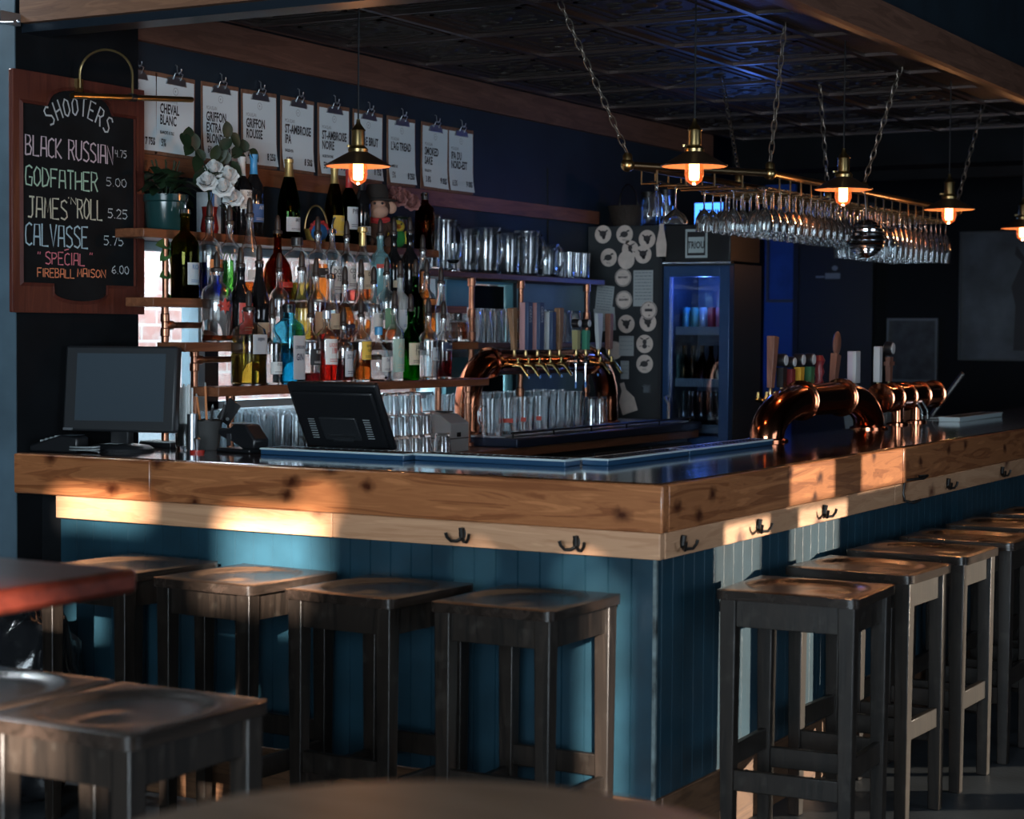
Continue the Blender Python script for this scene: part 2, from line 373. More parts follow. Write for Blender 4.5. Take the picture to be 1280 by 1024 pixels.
struct('wall_corner', MB().box(-6.1, 5.7, 0, XW-.16, 5.8, 3.3), BLKWALL)
struct('wall_side', MB().box(-6.1, 5.8, 0, -6.0, 8.4, 3.3), BLKWALL)
# wall behind the bar with its window openings
struct('wall_back', holed('x', XW-.16, .16, .612, 5.8, 0, 3.3, [(.612, 2.76, .997, 1.80), (2.96, 3.45, 1.0, 1.72)]), NAVYW)
struct('wall_alcove', MB().box(XW, 3.45, .9, XW+.012, 4.2, 1.74), GREYBLUE)
wf = mat('pale_blue_window_frame', (.34, .47, .54), .5)
wt = mat('teal_window_frame', (.10, .27, .32), .5)
def window(name, y0, y1, z0, z1, fm, mull, pane, t=.03):
    mb = MB()
    for a, b in ((y0, y0+t), (y1-t, y1)): mb.box(XW-.10, a, z0, XW-.02, b, z1)
    mb.box(XW-.10, y0, z0, XW-.02, y1, z0+t); mb.box(XW-.10, y0, z1-t, XW-.02, y1, z1)
    for a in mull: mb.box(XW-.10, a-.02, z0, XW-.02, a+.02, z1)
    o = struct(name, mb, fm)
    MB().box(XW-.065, y0+.02, z0+.02, XW-.06, y1-.02, z1-.02).build('window_pane', pane, o)
    return o
window('window_1', .612, 2.76, .997, 1.80, wf, (1.045, 2.0), PANE)
window('window_2', 2.96, 3.45, 1.0, 1.72, wt, (), mat('black_pane', (.004, .005, .006), .8, spec=.1), .012)
struct('trim_1', MB().box(XW-.09, .62, 1.175, XW-.03, 2.76, 1.205), wf)
struct('trim_2', MB().box(XW, 2.76, 1.0, XW+.02, 2.96, 1.74), wt)                  # teal post between the windows
struct('trim_3', MB().box(XW-.055, 1.07, 1.03, XW-.03, 1.16, 1.78), BLKPL)           # dark blind strip in the window
struct('trim_15', MB().box(-3.6, .2, 0, -3.55, 5.6, 1.12), mat('pale_blue_plinth', (.40, .47, .52), .7, vary=.15))
struct('wall_alley', MB().box(-3.75, .2, 0, -3.6, 5.6, 3.6), brick('alley_brick', (.30, .15, .13), (.38, .21, .19), (.42, .38, .37)))
# canopy over the bar: wood facings, mouldings, pressed tin tiles in a metal grid
struct('trim_4', MB().box(XW, .612, 2.515, XW+.03, 5.75, 2.642), BEAMY)
struct('trim_5', MB().box(-.03, .0, 2.52, 0, 8.0, 2.645), BEAMY)
struct('trim_6', MB().box(-2.33, -.0, 2.482, 0, .03, 2.66), BEAMX)
struct('wall_canopy', MB().box(-.14, .03, 2.645, -.03, 8.0, 3.3).box(-2.35, .03, 2.66, 0, .1, 3.3), NAVYW)
mo = MB()
for i, (a, z) in enumerate(((.03, 2.535), (.09, 2.56), (.15, 2.585), (.21, 2.61), (.27, 2.63))): mo.box(-a-.06, .1, z, -a, 8.0, 2.66)
struct('trim_7', mo, mat('ridged_black_moulding', (.015, .018, .022), .4))
mo = MB(); mo.box(-2.35, .03, 2.455, -.03, .14, 2.5).box(-2.35, .14, 2.49, -.2, .3, 2.65)
struct('trim_8', mo, mat('navy_black_moulding', (.012, .018, .026), .3))
# tin tiles: each stamped with a square frame, scrolls and a boss
tl = MB(); rnd = random.Random(3)
for i in range(4):
    for j in range(10):
        x0, y0 = -2.31+.6*i, .06+.6*j
        x1, y1 = x0+.6, y0+.6
        if x1 > -.3: x1 = -.3
        if x1-x0 < .1: continue
        tl.box(x0, y0, 2.655, x1, y1, 2.67)
        if x1-x0 < .5: continue
        for a in (.06, .11):
            tl.box(x0+a, y0+a, 2.649, x1-a, y0+a+.018, 2.656); tl.box(x0+a, y1-a-.018, 2.649, x1-a, y1-a, 2.656)
            tl.box(x0+a, y0+a, 2.649, x0+a+.018, y1-a, 2.656); tl.box(x1-a-.018, y0+a, 2.649, x1-a, y1-a, 2.656)
        cx, cy_ = (x0+x1)/2, (y0+y1)/2
        tl.ball((cx, cy_, 2.655), (.05, .05, .014), 10, 6)
        for k in range(8):
            a = 2*math.pi*k/8
            tl.ball((cx+.115*math.cos(a), cy_+.115*math.sin(a), 2.655), (.035, .02, .01), 8, 5)
        for sx in (-1, 1):
            for sy in (-1, 1): tl.ball((cx+.15*sx, cy_+.15*sy, 2.655), (.03, .03, .011), 8, 5)
struct('ceiling_tin', tl, mat('stamped_tin', (.035, .030, .027), .5, metal=.4, bump=.5, bscale=45))
gb = MB()
for x in (-2.31, -1.71, -1.11, -.51): gb.box(x-.013, .14, 2.640, x+.013, 6.1, 2.656)
for j in range(11): gb.box(-2.34, .06+.6*j-.011, 2.642, -.3, .06+.6*j+.011, 2.656)
struct('trim_9', gb, TBAR)
struct('trim_10', MB().box(-2.39, 6.4, 2.40, -.3, 6.46, 2.46).box(-2.39, 6.1, 2.46, -.2, 6.4, 2.66), BLKWALL)
br = MB(); br.box(-2.345, -.09, 2.47, -2.325, 0, 2.51); br.tube([(-2.36, -.11, 2.472), (-2.30, -.13, 2.462), (-2.22, -.14, 2.455)], .004, 8); br.ball((-2.2, -.14, 2.456), .007, 10, 6)
tag(br.build('door_closer_arm', STEEL), 'small steel bracket arm fixed under the end of the wooden canopy board', 'bracket')

# ================================================================== THE BAR
bar = thing('bar_counter', 'L-shaped bar with glossy knotty pine edge above teal boarded front', 'bar', (0, 0, 0))
top = MB()
top.prism([(-2.35, .0), (0, .0), (0, 6.6), (-.62, 6.6), (-.62, .62), (-2.35, .62)], (0, 0, 1.045), (1, 0, 0), (0, 1, 0), (0, 0, 1), .025)
top.build('countertop', TOPX, bar, bevel=.006)
fx = MB().box(-2.352, -.012, .935, -1.772, .03, 1.066).box(-1.770, -.012, .935, .012, .03, 1.066)
fx.build('edge_board', PINEX, bar, bevel=.005)
fy = MB().box(-.03, .031, .935, .012, 2.06, 1.066).box(-.03, 2.062, .935, .012, 4.3, 1.066).box(-.03, 4.302, .935, .012, 6.6, 1.066)
fy.build('edge_board', PINEY, bar, bevel=.005)
MB().box(-2.177, -.002, .861, -1.08, .03, .934).box(-1.078, -.002, .861, .001, .03, .934).build('hook_rail', TRIMX, bar, bevel=.003)
MB().box(-.03, .031, .861, .002, 2.0, .934).box(-.03, 2.002, .861, .002, 6.6, .934).build('hook_rail', TRIMY, bar, bevel=.003)
def boards(n, p, f, gd=.006):                                            # tongue and groove profile, n boards of pitch p
    pts = []
    for i in range(n): pts += [(i*p, f+gd), (i*p+.003, f), ((i+1)*p-.003, f), ((i+1)*p, f+gd)]
    return pts
P = boards(30, .0718, .02); prof = [(-2.177+a, b) for a, b in P] + [(-.023, .06), (-2.177, .06)]
mbp = MB(); mbp.prism(prof, (0, 0, .19), (1, 0, 0), (0, 1, 0), (0, 0, 1), .672); mbp.build('front_panel', TEALP, bar, smooth=False)
P = boards(91, .0718, .021, .0012); prof = [(.061+a, b) for a, b in P] + [(.061+91*.0718, .06), (.061, .06)]
mbp = MB(); mbp.prism(prof, (0, 0, .19), (0, 1, 0), (-1, 0, 0), (0, 0, 1), .672); mbp.build('side_panel', TEALP, bar, smooth=False)
MB().box(-.027, .015, .19, -.0165, .0255, .861).build('corner_bead', mat('chipped_teal_edge', (.10, .13, .135), .5, vary=.9, vscale=18), bar)
MB().box(-2.177, .012, 0, -.014, .06, .195).build('kick_board', BASEX, bar, bevel=.003)
MB().box(-.06, .061, 0, -.012, 6.6, .195).build('kick_board', BASEY, bar, bevel=.003)
MB().box(-2.35, .12, 0, -2.1, .16, .93).box(-2.15, .56, .1, -.62, .60, 1.04).box(-.62, .56, .1, -.58, 6.5, 1.04).build('inner_panel', BLKWALL, bar)
def hook_mesh():
    h = MB()
    h.lathe([(.0, 0), (.011, .001), (.012, .004), (0, .007)], 12, (0, 0, 0), 0, M=Matrix.Rotation(R_(90), 4, 'X') @ Matrix.Scale(1.7, 4, (0, 1, 0)))
    h.tube([(0, -.005, -.012), (0, -.008, .018)], [.007, .009], 8)
    for s in (-1, 1): h.tube([(0, -.006, -.012), (s*.012, -.014, -.020), (s*.026, -.024, -.020), (s*.036, -.030, -.008), (s*.039, -.032, .004)], [.006, .005, .0045, .0045, .005], 8)
    return h
hk = hook_mesh().build('coat_hook', IRON, bar, loc=(-.623, -.002, .898))
for x in (-.253,):
    c = hk.copy(); COL.objects.link(c); c.location = (x, -.002, .896)
for y in (.135, .691, 1.259, 2.637, 3.42, 4.3):
    c = hk.copy(); COL.objects.link(c); c.location = (.002, y, .90); c.rotation_euler = (0, 0, R_(90))
ph = MB().tube([(.03, 2.19, .955), (.055, 2.22, .957), (.055, 2.17, .95), (.006, 2.10, .945), (.004, 2.09, .90), (.01, 2.09, .872), (.035, 2.12, .862), (.05, 2.15, .872)], .005, 8)
ph.build('purse_hook', IRON, bar)

# rubber bar runners with pale rims
RB = mat('blue_rubber', (.018, .065, .14), .35); RIM = mat('pale_rubber_rim', (.50, .62, .65), .4)
def runner(lx, ly, z, label, white=False):
    t = thing('bar_runner', label, 'bar mat', z, 0, 'bar mats along the inner edge of the bar')
    MB().box(0, 0, 0, lx, ly, .020).build('mat', RIM if white else RB, t, bevel=.003)
    MB().box(-.002, -.002, .0165, lx+.002, .008, .0225).box(-.002, ly-.008, .0165, lx+.002, ly+.002, .0225).box(-.002, .008, .0165, .008, ly-.008, .0225).box(lx-.008, .008, .0165, lx+.002, ly-.008, .0225).build('rim', RIM, t)
    st = MB()
    nx, ny = max(2, int(lx/.03)), max(2, int(ly/.03))
    for i in range(nx):
        for j in range(ny):
            st.box((i+.2)*lx/nx, (j+.2)*ly/ny, .0195, (i+.8)*lx/nx, (j+.8)*ly/ny, .0225)
    st.build('studs', BLKPL, t)
runner(.56, .12, (-1.625, .37, 1.070), 'blue bar mat with pale rim in front of the tilted till screen')
runner(.54, .10, (-1.055, .42, 1.070), 'blue bar mat with pale rim ending at the inside corner of the bar')
runner(.09, .60, (-.515, .53, 1.070), 'blue bar mat whose short end stands at the inside corner of the bar')
runner(.09, .74, (-.515, 1.14, 1.070), 'blue bar mat ending against the near copper beer tower')
runner(.10, .74, (-.49, 4.14, 1.070), 'whitish bar mat on the far stretch of the bar behind the copper towers', True)

# ================================================================== STOOLS
def make_stool():
    W, D, H = .37, .41, .77                                   # along x, along y; origin at the centre on the floor
    t = thing('bar_stool', 'x', 'stool', (0, 0, 0), 0)
    st = MB(); n = 26; hx, hy = W/2, D/2
    # seat board with a shallow saddle dish carved in the top
    vs = []; fs = []
    for j in range(n+1):
        for i in range(n+1):
            x = -hx + W*i/n; y = -hy + D*j/n
            cr = .02; dx = max(abs(x)-(hx-cr), 0); dy = max(abs(y)-(hy-cr), 0); q = math.hypot(dx, dy)
            if q > cr: k = cr/q; x = math.copysign(hx-cr+dx*k, x); y = math.copysign(hy-cr+dy*k, y)
            r = math.hypot(x/.155, y/.17); z = 0
            if r < 1: z = -.010*min(1, (1-r)/.10) * (1 - .55*math.exp(-(x/.03)**2)*max(0, min(1, -y/.06+.2)))
            e = max(abs(x)/hx, abs(y)/hy); z -= .003*max(0, (e-.94)/.06)**2
            vs.append((x, y, H+z))
    for j in range(n):
        for i in range(n): a = j*(n+1)+i; fs.append((a, a+1, a+n+2, a+n+1))
    st.add(vs, fs)
    rim = [j for j in range(n+1)] + [(n+1)*j+n for j in range(1, n+1)] + [n*(n+1)+i for i in range(n-1, -1, -1)] + [(n+1)*j for j in range(n-1, 0, -1)]
    b0 = len(st.v); st.v += [(st.v[i][0], st.v[i][1], H-.028) for i in rim]; k = len(rim)
    for i in range(k): st.f.append((rim[(i+1) % k], rim[i], b0+i, b0+(i+1) % k)); st.m.append(0)
    st.f.append(tuple(b0+i for i in range(k))); st.m.append(0)
    st.build('seat', DSEAT, t, ang=50)
    lx, ly = hx-.035, hy-.035
    for sx in (-1, 1):
        for sy in (-1, 1):
            MB().taper((sx*lx, sy*ly, 0), (.018, .018), (sx*lx, sy*ly, H-.028), (.0235, .0235)).build('leg', DWOOD, t, bevel=.003)
    for s in (-1, 1):
        MB().box(-lx+.02, s*ly-.010, H-.105, lx-.02, s*ly+.010, H-.0285).build('apron', DWOOD, t, bevel=.002)
        MB().box(s*lx-.010, -ly+.02, H-.105, s*lx+.010, ly-.02, H-.0285).build('apron', DWOOD, t, bevel=.002)
        MB().box(-lx+.015, s*ly-.010, .262 if s < 0 else .268, lx-.015, s*ly+.010, .322 if s < 0 else .328).build('stretcher', DWOOD, t, bevel=.003)
        MB().box(s*lx-.010, -ly+.015, .205 if s < 0 else .212, s*lx+.010, ly-.015, .265 if s < 0 else .272).build('stretcher', DWOOD, t, bevel=.003)
    return t
st0 = make_stool(); used = [0]
def stool(cx, cy_, rz, label, group='dark wooden bar stools along the bar'):
    global st0
    if not used[0]:
        st0.location = (cx, cy_, 0); st0.rotation_euler = (0, 0, rz); st0['label'] = label; st0['group'] = group; used[0] = 1
    else: dup(st0, (cx, cy_, 0), rz, label, group)
stool(-.277, -.243, 0, 'dark wooden bar stool with a sunlit rear leg, nearest the corner of the bar')
stool(-.735, -.262, R_(-3), 'dark wooden bar stool in shade, second from the bar corner on the short side')
stool(-1.205, -.255, R_(-3), 'dark wooden bar stool with sunlit seat edge, third from the corner on the short side')
stool(-1.665, -.235, R_(-4), 'dark wooden bar stool half behind the red table, in front of black bin bags')
for i, (x, y, a, l) in enumerate(((.285, .365, 2, 'dark wooden bar stool nearest the bar corner on the long side, glare in its seat'), (.265, .955, -2, 'dark wooden bar stool second from the corner on the long side of the bar'),
                                  (.265, 1.50, -1, 'dark wooden bar stool third from the corner on the long side of the bar'), (.28, 1.99, 1, 'dark wooden bar stool fourth from the corner on the long side of the bar'),
                                  (.29, 2.52, 0, 'dark wooden bar stool fifth from the corner on the long side of the bar'), (.31, 3.06, 0, 'dark wooden bar stool sixth from the corner, farthest along the long side'))):
    stool(x, y, R_(90+a), l)
stool(-.19, -1.955, 0, 'blurred dark bar stool in the near foreground with a sunlit patch on its dished seat', 'dark wooden stools at the near tables')
stool(-.578, -1.95, 0, 'blurred dark bar stool cut off by the left edge of the photo', 'dark wooden stools at the near tables')

# near tables
def table(name, label, x0, y0, x1, y1, H, th, mt, legm):
    t = thing(name, label, 'table', ((x0+x1)/2, (y0+y1)/2, 0)); hx, hy = (x1-x0)/2, (y1-y0)/2
    MB().box(-hx, -hy, H-th, hx, hy, H).build('tabletop', mt, t, bevel=.012)
    MB().cyl((0, 0, .03), .04, H-th-.03, 20).build('column', legm, t)
    MB().lathe([(.27, 0), (.27, .012), (.06, .04), (.04, .05)], 32).build('base', legm, t)
REDT = wood('red_painted_tabletop', (.045, .008, .005), (.10, .018, .010), 'X', .3, coat=.2)
table('high_table', 'blurred red high table reaching in from the left edge', -.98, -2.75, -.07, -2.06, 1.05, .045, REDT, IRON)
BRT = wood('brown_tabletop', (.10, .06, .035), (.20, .13, .085), 'X', .35)
t = thing('round_table', 'very blurred brown round tabletop at the bottom edge of the photo', 'table', (1.29, -3.27, 0))
MB().lathe([(0, .96), (.32, .96), (.33, .97), (.33, .99), (.32, 1.0), (0, 1.0)], 48).build('tabletop', BRT, t)
MB().cyl((0, 0, .03), .04, .93, 20).build('column', IRON, t); MB().lathe([(.24, 0), (.24, .012), (.06, .04), (.04, .05)], 32).build('base', IRON, t)

# black bin bags
def bag(label, loc, r, seed):
    rn = random.Random(seed); ph = [(rn.uniform(3, 9), rn.uniform(0, 6), Vector((rn.uniform(-1, 1), rn.uniform(-1, 1), rn.uniform(-1, 1)))) for _ in range(14)]
    def f(d): return 1 + sum(.022*math.sin(a*2.2*d.dot(v)+b) + .013*abs(math.sin(a*4.7*d.dot(v)+b*2)) for a, b, v in ph)*.8
    t = thing('bin_bag', label, 'bin bag', loc, 0, None)
    mb = MB(); mb.ball((0, 0, r[2]*.95), r, 60, 44, 0, f)
    mb.v = [(x, y, max(z, .004)) for x, y, z in mb.v]
    mb.build('sack', mat('black_bin_liner', (.012, .013, .015), .18, bump=.35, bscale=28), t, ang=180)
    n = MB(); n.lathe([(.035, 0), (.02, .03), (.05, .07), (.075, .10), (.05, .085)], 14, (0, 0, r[2]*1.98)); n.build('tied_neck', MATS['black_bin_liner'], t)
bag('shiny black bin bag on the floor at the left photo edge', (-2.02, -.92, 0), (.26, .24, .24), 4)
bag('black bin bag bulging behind the legs of the leftmost stool', (-2.10, -.24, 0), (.20, .17, .31), 9)

# ================================================================== BACK BAR
bb = thing('back_bar', 'dark back bar cabinet with a brown wooden counter edge', 'back bar', (0, 0, 0))
MB().box(-2.388, .66, .955, -1.72, 4.14, .995).build('counter', wood('back_bar_wood', (.07, .03, .015), (.17, .08, .045), 'Y', .3), bb, bevel=.004)
MB().box(-2.388, .66, 0, -1.78, 4.14, .955).build('body', BLKPL, bb)
for y in (1.25, 1.85, 2.45, 3.05, 3.65):
    d = MB().box(-1.78, y+.01, .1, -1.755, y+.58 if y < 3.6 else 4.13, .93).build('door', DGPL, bb, bevel=.004)
    MB().tube([(-1.755, y+.05, .80), (-1.735, y+.05, .80), (-1.735, y+.05, .90), (-1.755, y+.05, .90)], .006, 8).build('handle', STEEL, d)
dl = thing('drip_ledge', 'dark steel drainboard ledge carrying the beer glasses behind the bar', 'drainboard', (0, 0, 0))
MB().box(-2.386, 2.235, .9955, -1.70, 4.13, 1.035).build('body', mat('navy_steel', (.02, .032, .06), .3, metal=.5), dl, bevel=.006)
MB().box(-2.36, 2.245, 1.035, -1.76, 4.10, 1.041).build('tray', STEEL, dl)
MB().tube([(-1.735, 2.25, 1.056), (-1.735, 4.1, 1.056)], .005, 6).build('rail', IRON, dl)
for i in range(6): MB().tube([(-1.735, 2.26+.36*i, 1.03), (-1.735, 2.26+.36*i, 1.056)], .004, 6).build('rail_post', IRON, dl)

# stepped bottle shelves on copper pipe
SH = [(-2.20, .465, 2.42, 1.833, 'top'), (-2.09, .385, 2.475, 1.590, 'second'), (-1.98, .42, 2.39, 1.436, 'third'), (-1.88, .475, 2.31, 1.284, 'lowest')]
for (xf, y0, y1, z, nm), rear in zip(SH, (-2.385, -2.215, -2.105, -2.005)):
    s = thing('bottle_shelf', {'top': 'red-brown wooden shelf under the potted plant, uppermost step of the bottle rack', 'second': 'red-brown wooden bottle shelf, second step down of the stepped rack', 'third': 'red-brown wooden bottle shelf, third step down of the stepped rack', 'lowest': 'red-brown wooden bottle shelf above the tall glasses, lowest step of the rack'}[nm], 'shelf', (0, 0, 0), 0, 'stepped bottle shelves')
    MB().box(rear, y0, z-.032, xf, y1, z-.0005).build('shelf_board', SHELFW, s, bevel=.003)
for y, lab in ((.53, 'copper pipe frame under the bottle shelves nearest the chalkboard'), (1.42, 'copper pipe frame under the middle of the bottle shelves'), (2.14, 'copper pipe frame under the bottle shelves nearest the tap arch')):
    cp = thing('pipe_frame', lab, 'pipe frame', (0, y, 0), 0, 'copper pipe frames of the bottle rack')
    def pipe(pts, r=.013): return MB().tube(pts, r, 10).build('pipe', COPPERD, cp)
    def fit(p, ax_='z', r=.0165, l=.03):
        V = Vector({'x': (1, 0, 0), 'y': (0, 1, 0), 'z': (0, 0, 1)}[ax_]); P = Vector(p)
        MB().tube([P-V*l/2, P-V*l/2*.8, P+V*l/2*.8, P+V*l/2], [r*.85, r, r, r*.85], 12).build('fitting', COPPERD, cp)
    b0 = .996 if y > .7 else 1.0705
    pipe([(-2.135, -.03, 1.59-.033), (-2.135, -.03, b0)]); pipe([(-2.03, 0, 1.436-.033), (-2.03, 0, b0)]); pipe([(-1.92, .06, 1.284-.033), (-1.92, .06, b0)])
    for x, yy, zz in ((-2.135, -.03, 1.47), (-2.03, 0, 1.35), (-1.92, .06, 1.19)):
        fit((x, yy, zz)); fit((x, yy, zz+.05))
        if x < -2: pipe([(x, yy, zz+.025), (x, yy+(.28 if y < 2 else .08), zz+.025)], .011); fit((x, yy+.02, zz+.025), 'y', .0165, .04)
        if y > .6: fit((x, yy, 1.006), 'z', .026, .018)
    if abs(y-1.42) > .1: pipe([(-2.20, .05, 1.80), (-2.20, .05, 1.5905)], .011)

# dark plank shelves with pint glasses and pitchers, on their own copper posts
gs = thing('glass_shelf', 'rough dark wooden shelf carrying the clear beer pitchers', 'shelf', (0, 0, 0))
MB().box(-2.375, 2.24, 1.716, -2.15, 3.93, 1.744).build('board', wood('rough_dark_board', (.05, .022, .014), (.13, .06, .04), 'Y', .5), gs, bevel=.004)
ms = thing('glass_shelf', 'dark wooden shelf of pint glasses behind the copper tap arch', 'shelf', (0, 0, 0))
MB().box(-2.375, 2.44, 1.405, -2.08, 3.80, 1.430).build('board', MATS['rough_dark_board'], ms, bevel=.004)
MB().box(-2.375, 2.44, 1.36, -2.355, 3.80, 1.405).build('cleat', BLKPL, ms)
for y, l in ((2.64, 'copper pipe post under the pitcher shelf nearest the bottles'), (3.09, 'copper pipe post in the middle of the pitcher shelf'), (3.76, 'copper pipe post at the far end of the pitcher shelf')):
    p = thing('shelf_post', l, 'pipe post', (-2.135, y, 0), 0, 'copper posts of the glass shelves')
    MB().tube([(-.03, 0, 1.041), (-.03, 0, 1.7155)], .013, 10).build('pipe', COPPERD, p)
    for z in (1.05, 1.20, 1.46, 1.56, 1.70): MB().lathe([(.014, -.02), (.019, -.018), (.019, .018), (.014, .02)], 12, (-.03, 0, z)).build('fitting', COPPERD, p)

# ================================================================== BOTTLES
CAPD = mat('dark_pourer', (.022, .013, .009), .5); AMB = (.42, .12, .02)
def liq(name, c, body=.3):
    return rglass('liquid_'+name, tuple(v**.6 for v in c), 1.33, 0, body*.5, c)
LQ = {'none': None, 'yellow': liq('yellow', (.80, .60, .09)), 'blue': liq('blue', (.10, .55, .74), .22), 'deepblue': liq('deepblue', (.006, .04, .42), .45), 'green': liq('green', (.14, .62, .10), .45),
      'red': liq('red', (.75, .025, .015), .5), 'amber': liq('amber', (.62, .16, .025), .35), 'brown': liq('brown', (.35, .10, .03), .4), 'darkred': liq('darkred', (.22, .012, .018), .45),
      'pink': liq('pink', (.80, .20, .16), .4), 'orange': liq('orange', (.85, .30, .05), .4), 'cola': liq('cola', (.07, .03, .02), .5), 'white': liq('white', (.80, .82, .8), .4), 'clear': None}
GL = {'clear': GLASSB, 'green': rglass('green_bottle_glass', (.10, .50, .10)), 'dkgreen': rglass('dark_green_bottle_glass', (.12, .28, .10)), 'black': mat('black_bottle_glass', (.008, .008, .009), .07), 'olive': rglass('olive_bottle_glass', (.45, .42, .12)),
      'blue': rglass('pale_blue_bottle_glass', (.50, .84, .93)), 'brown': rglass('brown_bottle_glass', (.55, .24, .08)), 'frost': glass('frosted_bottle_glass', (.62, .70, .70), .5, .5, .3), 'teal': glass('blue_green_glass', (.35, .62, .66), .3, .8)}
LB = {n: mat('label_'+n, c, .6) for n, c in {'white': (.66, .68, .66), 'cream': (.55, .48, .34), 'red': (.50, .05, .035), 'black': (.015, .015, .017), 'silver': (.50, .54, .57), 'green': (.10, .22, .12), 'pale_green': (.33, .47, .40), 'yellow': (.66, .44, .06), 'blue': (.05, .14, .36), 'orange': (.60, .20, .05), 'tan': (.42, .29, .17), 'navy': (.02, .03, .07)}.items()}
CP = {n: mat('cap_'+n, c, .35, metal=m_) for n, (c, m_) in {'gold': ((.62, .45, .18), .9), 'black': ((.012, .012, .013), 0), 'silver': ((.6, .62, .65), .9), 'red': ((.45, .03, .03), 0), 'blue': ((.05, .28, .55), 0), 'white': ((.6, .62, .62), 0), 'cork': ((.40, .26, .14), 0), 'green': ((.04, .16, .06), 0)}.items()}
KIND = {  # (radius share, height share) of body + neck
 'spirit': [(.0, 0), (.9, 0), (1, .02), (1, .60), (.96, .66), (.75, .72), (.42, .77), (.33, .80), (.31, .95), (.36, .955), (.36, 1)],
 'wine':   [(.0, 0), (.9, 0), (1, .02), (1, .56), (.93, .63), (.66, .70), (.40, .76), (.35, .82), (.34, .94), (.39, .95), (.39, 1)],
 'slope':  [(.0, 0), (.9, 0), (1, .02), (1, .42), (.92, .52), (.7, .66), (.45, .78), (.36, .86), (.34, .95), (.4, .955), (.4, 1)],
 'round':  [(.0, 0), (.62, 0), (.72, .02), (.93, .14), (1, .28), (.96, .42), (.80, .55), (.50, .65), (.30, .71), (.26, .80), (.25, .95), (.31, .955), (.31, 1)],
 'slim':   [(.0, 0), (.9, 0), (1, .02), (.94, .45), (.86, .55), (.66, .64), (.52, .72), (.44, .85), (.42, .95), (.5, .955), (.5, 1)],
 'short':  [(.0, 0), (.9, 0), (1, .02), (1, .66), (.9, .75), (.5, .82), (.36, .85), (.36, .96), (.42, .97), (.42, 1)]}
def interp(pr, h):
    for (r0, h0), (r1, h1) in zip(pr, pr[1:]):
        if h0 <= h <= h1 and h1 > h0: return r0+(r1-r0)*(h-h0)/(h1-h0)
    return pr[-1][0]
def bottle(x, y, z, desc, kind, R, H, g, lq, lev, lab, cap, txt=None, tcol='ink', sq=0, lz=(.14, .48), group=None, half=62, extra=None):
    t = thing('bottle', desc, 'bottle', (x, y, z), 0, group)
    pr = KIND[kind]; prof = [(r*R, h*H) for r, h in pr]; seg = 20 if not sq else 28
    th = .0022; inn = [(max(r-th, .001), z) for r, z in prof if z > .012 and r > th*2]
    body = prof if g in ('black', 'frost', 'teal') else prof + [(inn[-1][0], prof[-1][1]+.0001)] + list(reversed(inn[:-1])) + [(inn[0][0]*.9, .008), (0, .008)]
    MB().lathe(body, seg, sq=sq).build('glass_body', GL[g], t, ang=50)
    if LQ.get(lq):
        lp = [(0, .012)] + [(max(.002, interp(pr, h)*R-.004), .012 if i == 0 else h*H) for i, h in enumerate([.03]+[hh for _, hh in pr if .05 < hh < lev]+[lev])] + [(0, lev*H)]
        MB().lathe(lp, seg, sq=sq).build('drink', LQ[lq], t, ang=50)
    if lab:
        mb = MB(); z0, z1 = lz[0]*H, lz[1]*H; rr = R*1.012+.0006; half_ = half
        mb.lathe([(rr, z0), (rr, z1)], 16, a0=-half_, a1=half_, sq=sq)
        if sq: rr = R*1.012+.0006
        mats = [LB[lab], LB['black'] if tcol == 'ink' else LB[tcol], LB['red'], LB['silver']]
        wdt = 2*rr*R_(half_)*.74
        if txt:
            for k, line in enumerate(txt.split('|')):
                s_ = min((z1-z0)*.30, wdt/max(1, len(line))/.46); xs = .72
                zc = z1-(z1-z0)*(.30+.26*k)
                if sq: mb.text(line, s_, (rr+.001, 0, zc), (0, 1, 0), (0, 0, 1), 1, xs, 'CENTER', bold=.01*s_)
                else: mb.text(line, s_, (0, 0, zc), None, None, 1, xs, 'CENTER', wrap=rr+.0008, bold=.01*s_)
        q = rr+.0006
        if not sq:
            for k, f_ in enumerate((.12, .20)): mb.lathe([(q, z0+(z1-z0)*f_), (q, z0+(z1-z0)*(f_+.025))], 10, a0=-half_*.6, a1=half_*.6, mi=1)
        mb.build('label', mats, t)
    if extra: extra(t, R, H)
    nr = pr[-1][0]*R
    if cap == 'pourer':
        MB().lathe([(nr*.8, H-.004), (nr*1.04, H), (nr*1.04, H+.010), (.0105, H+.014), (.0118, H+.020), (.0108, H+.050), (.0075, H+.064), (.004, H+.070), (0, H+.070)], 14).build('pourer', CAPD, t)
    elif cap == 'spout':
        MB().lathe([(nr*.9, H-.004), (nr*1.2, H), (nr*1.1, H+.014), (.005, H+.02)], 12).tube([(0, 0, H+.015), (0, 0, H+.03), (.006, 0, H+.05), (.014, 0, H+.062)], .004, 8).build('pourer', CHROME, t)
    elif cap == 'foil' or cap.startswith('foil_'):
        c = cap[5:] or 'gold'; a = [(r*R*1.03+.0005, h*H) for r, h in pr if h >= (.72)]
        MB().lathe(a+[(0, H+.001)], 16).build('foil', CP[c], t)
    elif cap.startswith('cork_'):
        MB().lathe([(nr*1.02, H*.80), (nr*1.1, H*.82), (nr*1.05, H-.004), (nr*1.5, H), (nr*1.5, H+.016), (nr*1.2, H+.02), (0, H+.02)], 16).build('foil', CP[cap[5:]], t)
    elif cap:
        MB().lathe([(nr*1.12, H-.025), (nr*1.12, H+.004), (nr*.95, H+.007), (0, H+.007)], 14).build('cap', CP[cap], t)
    return t
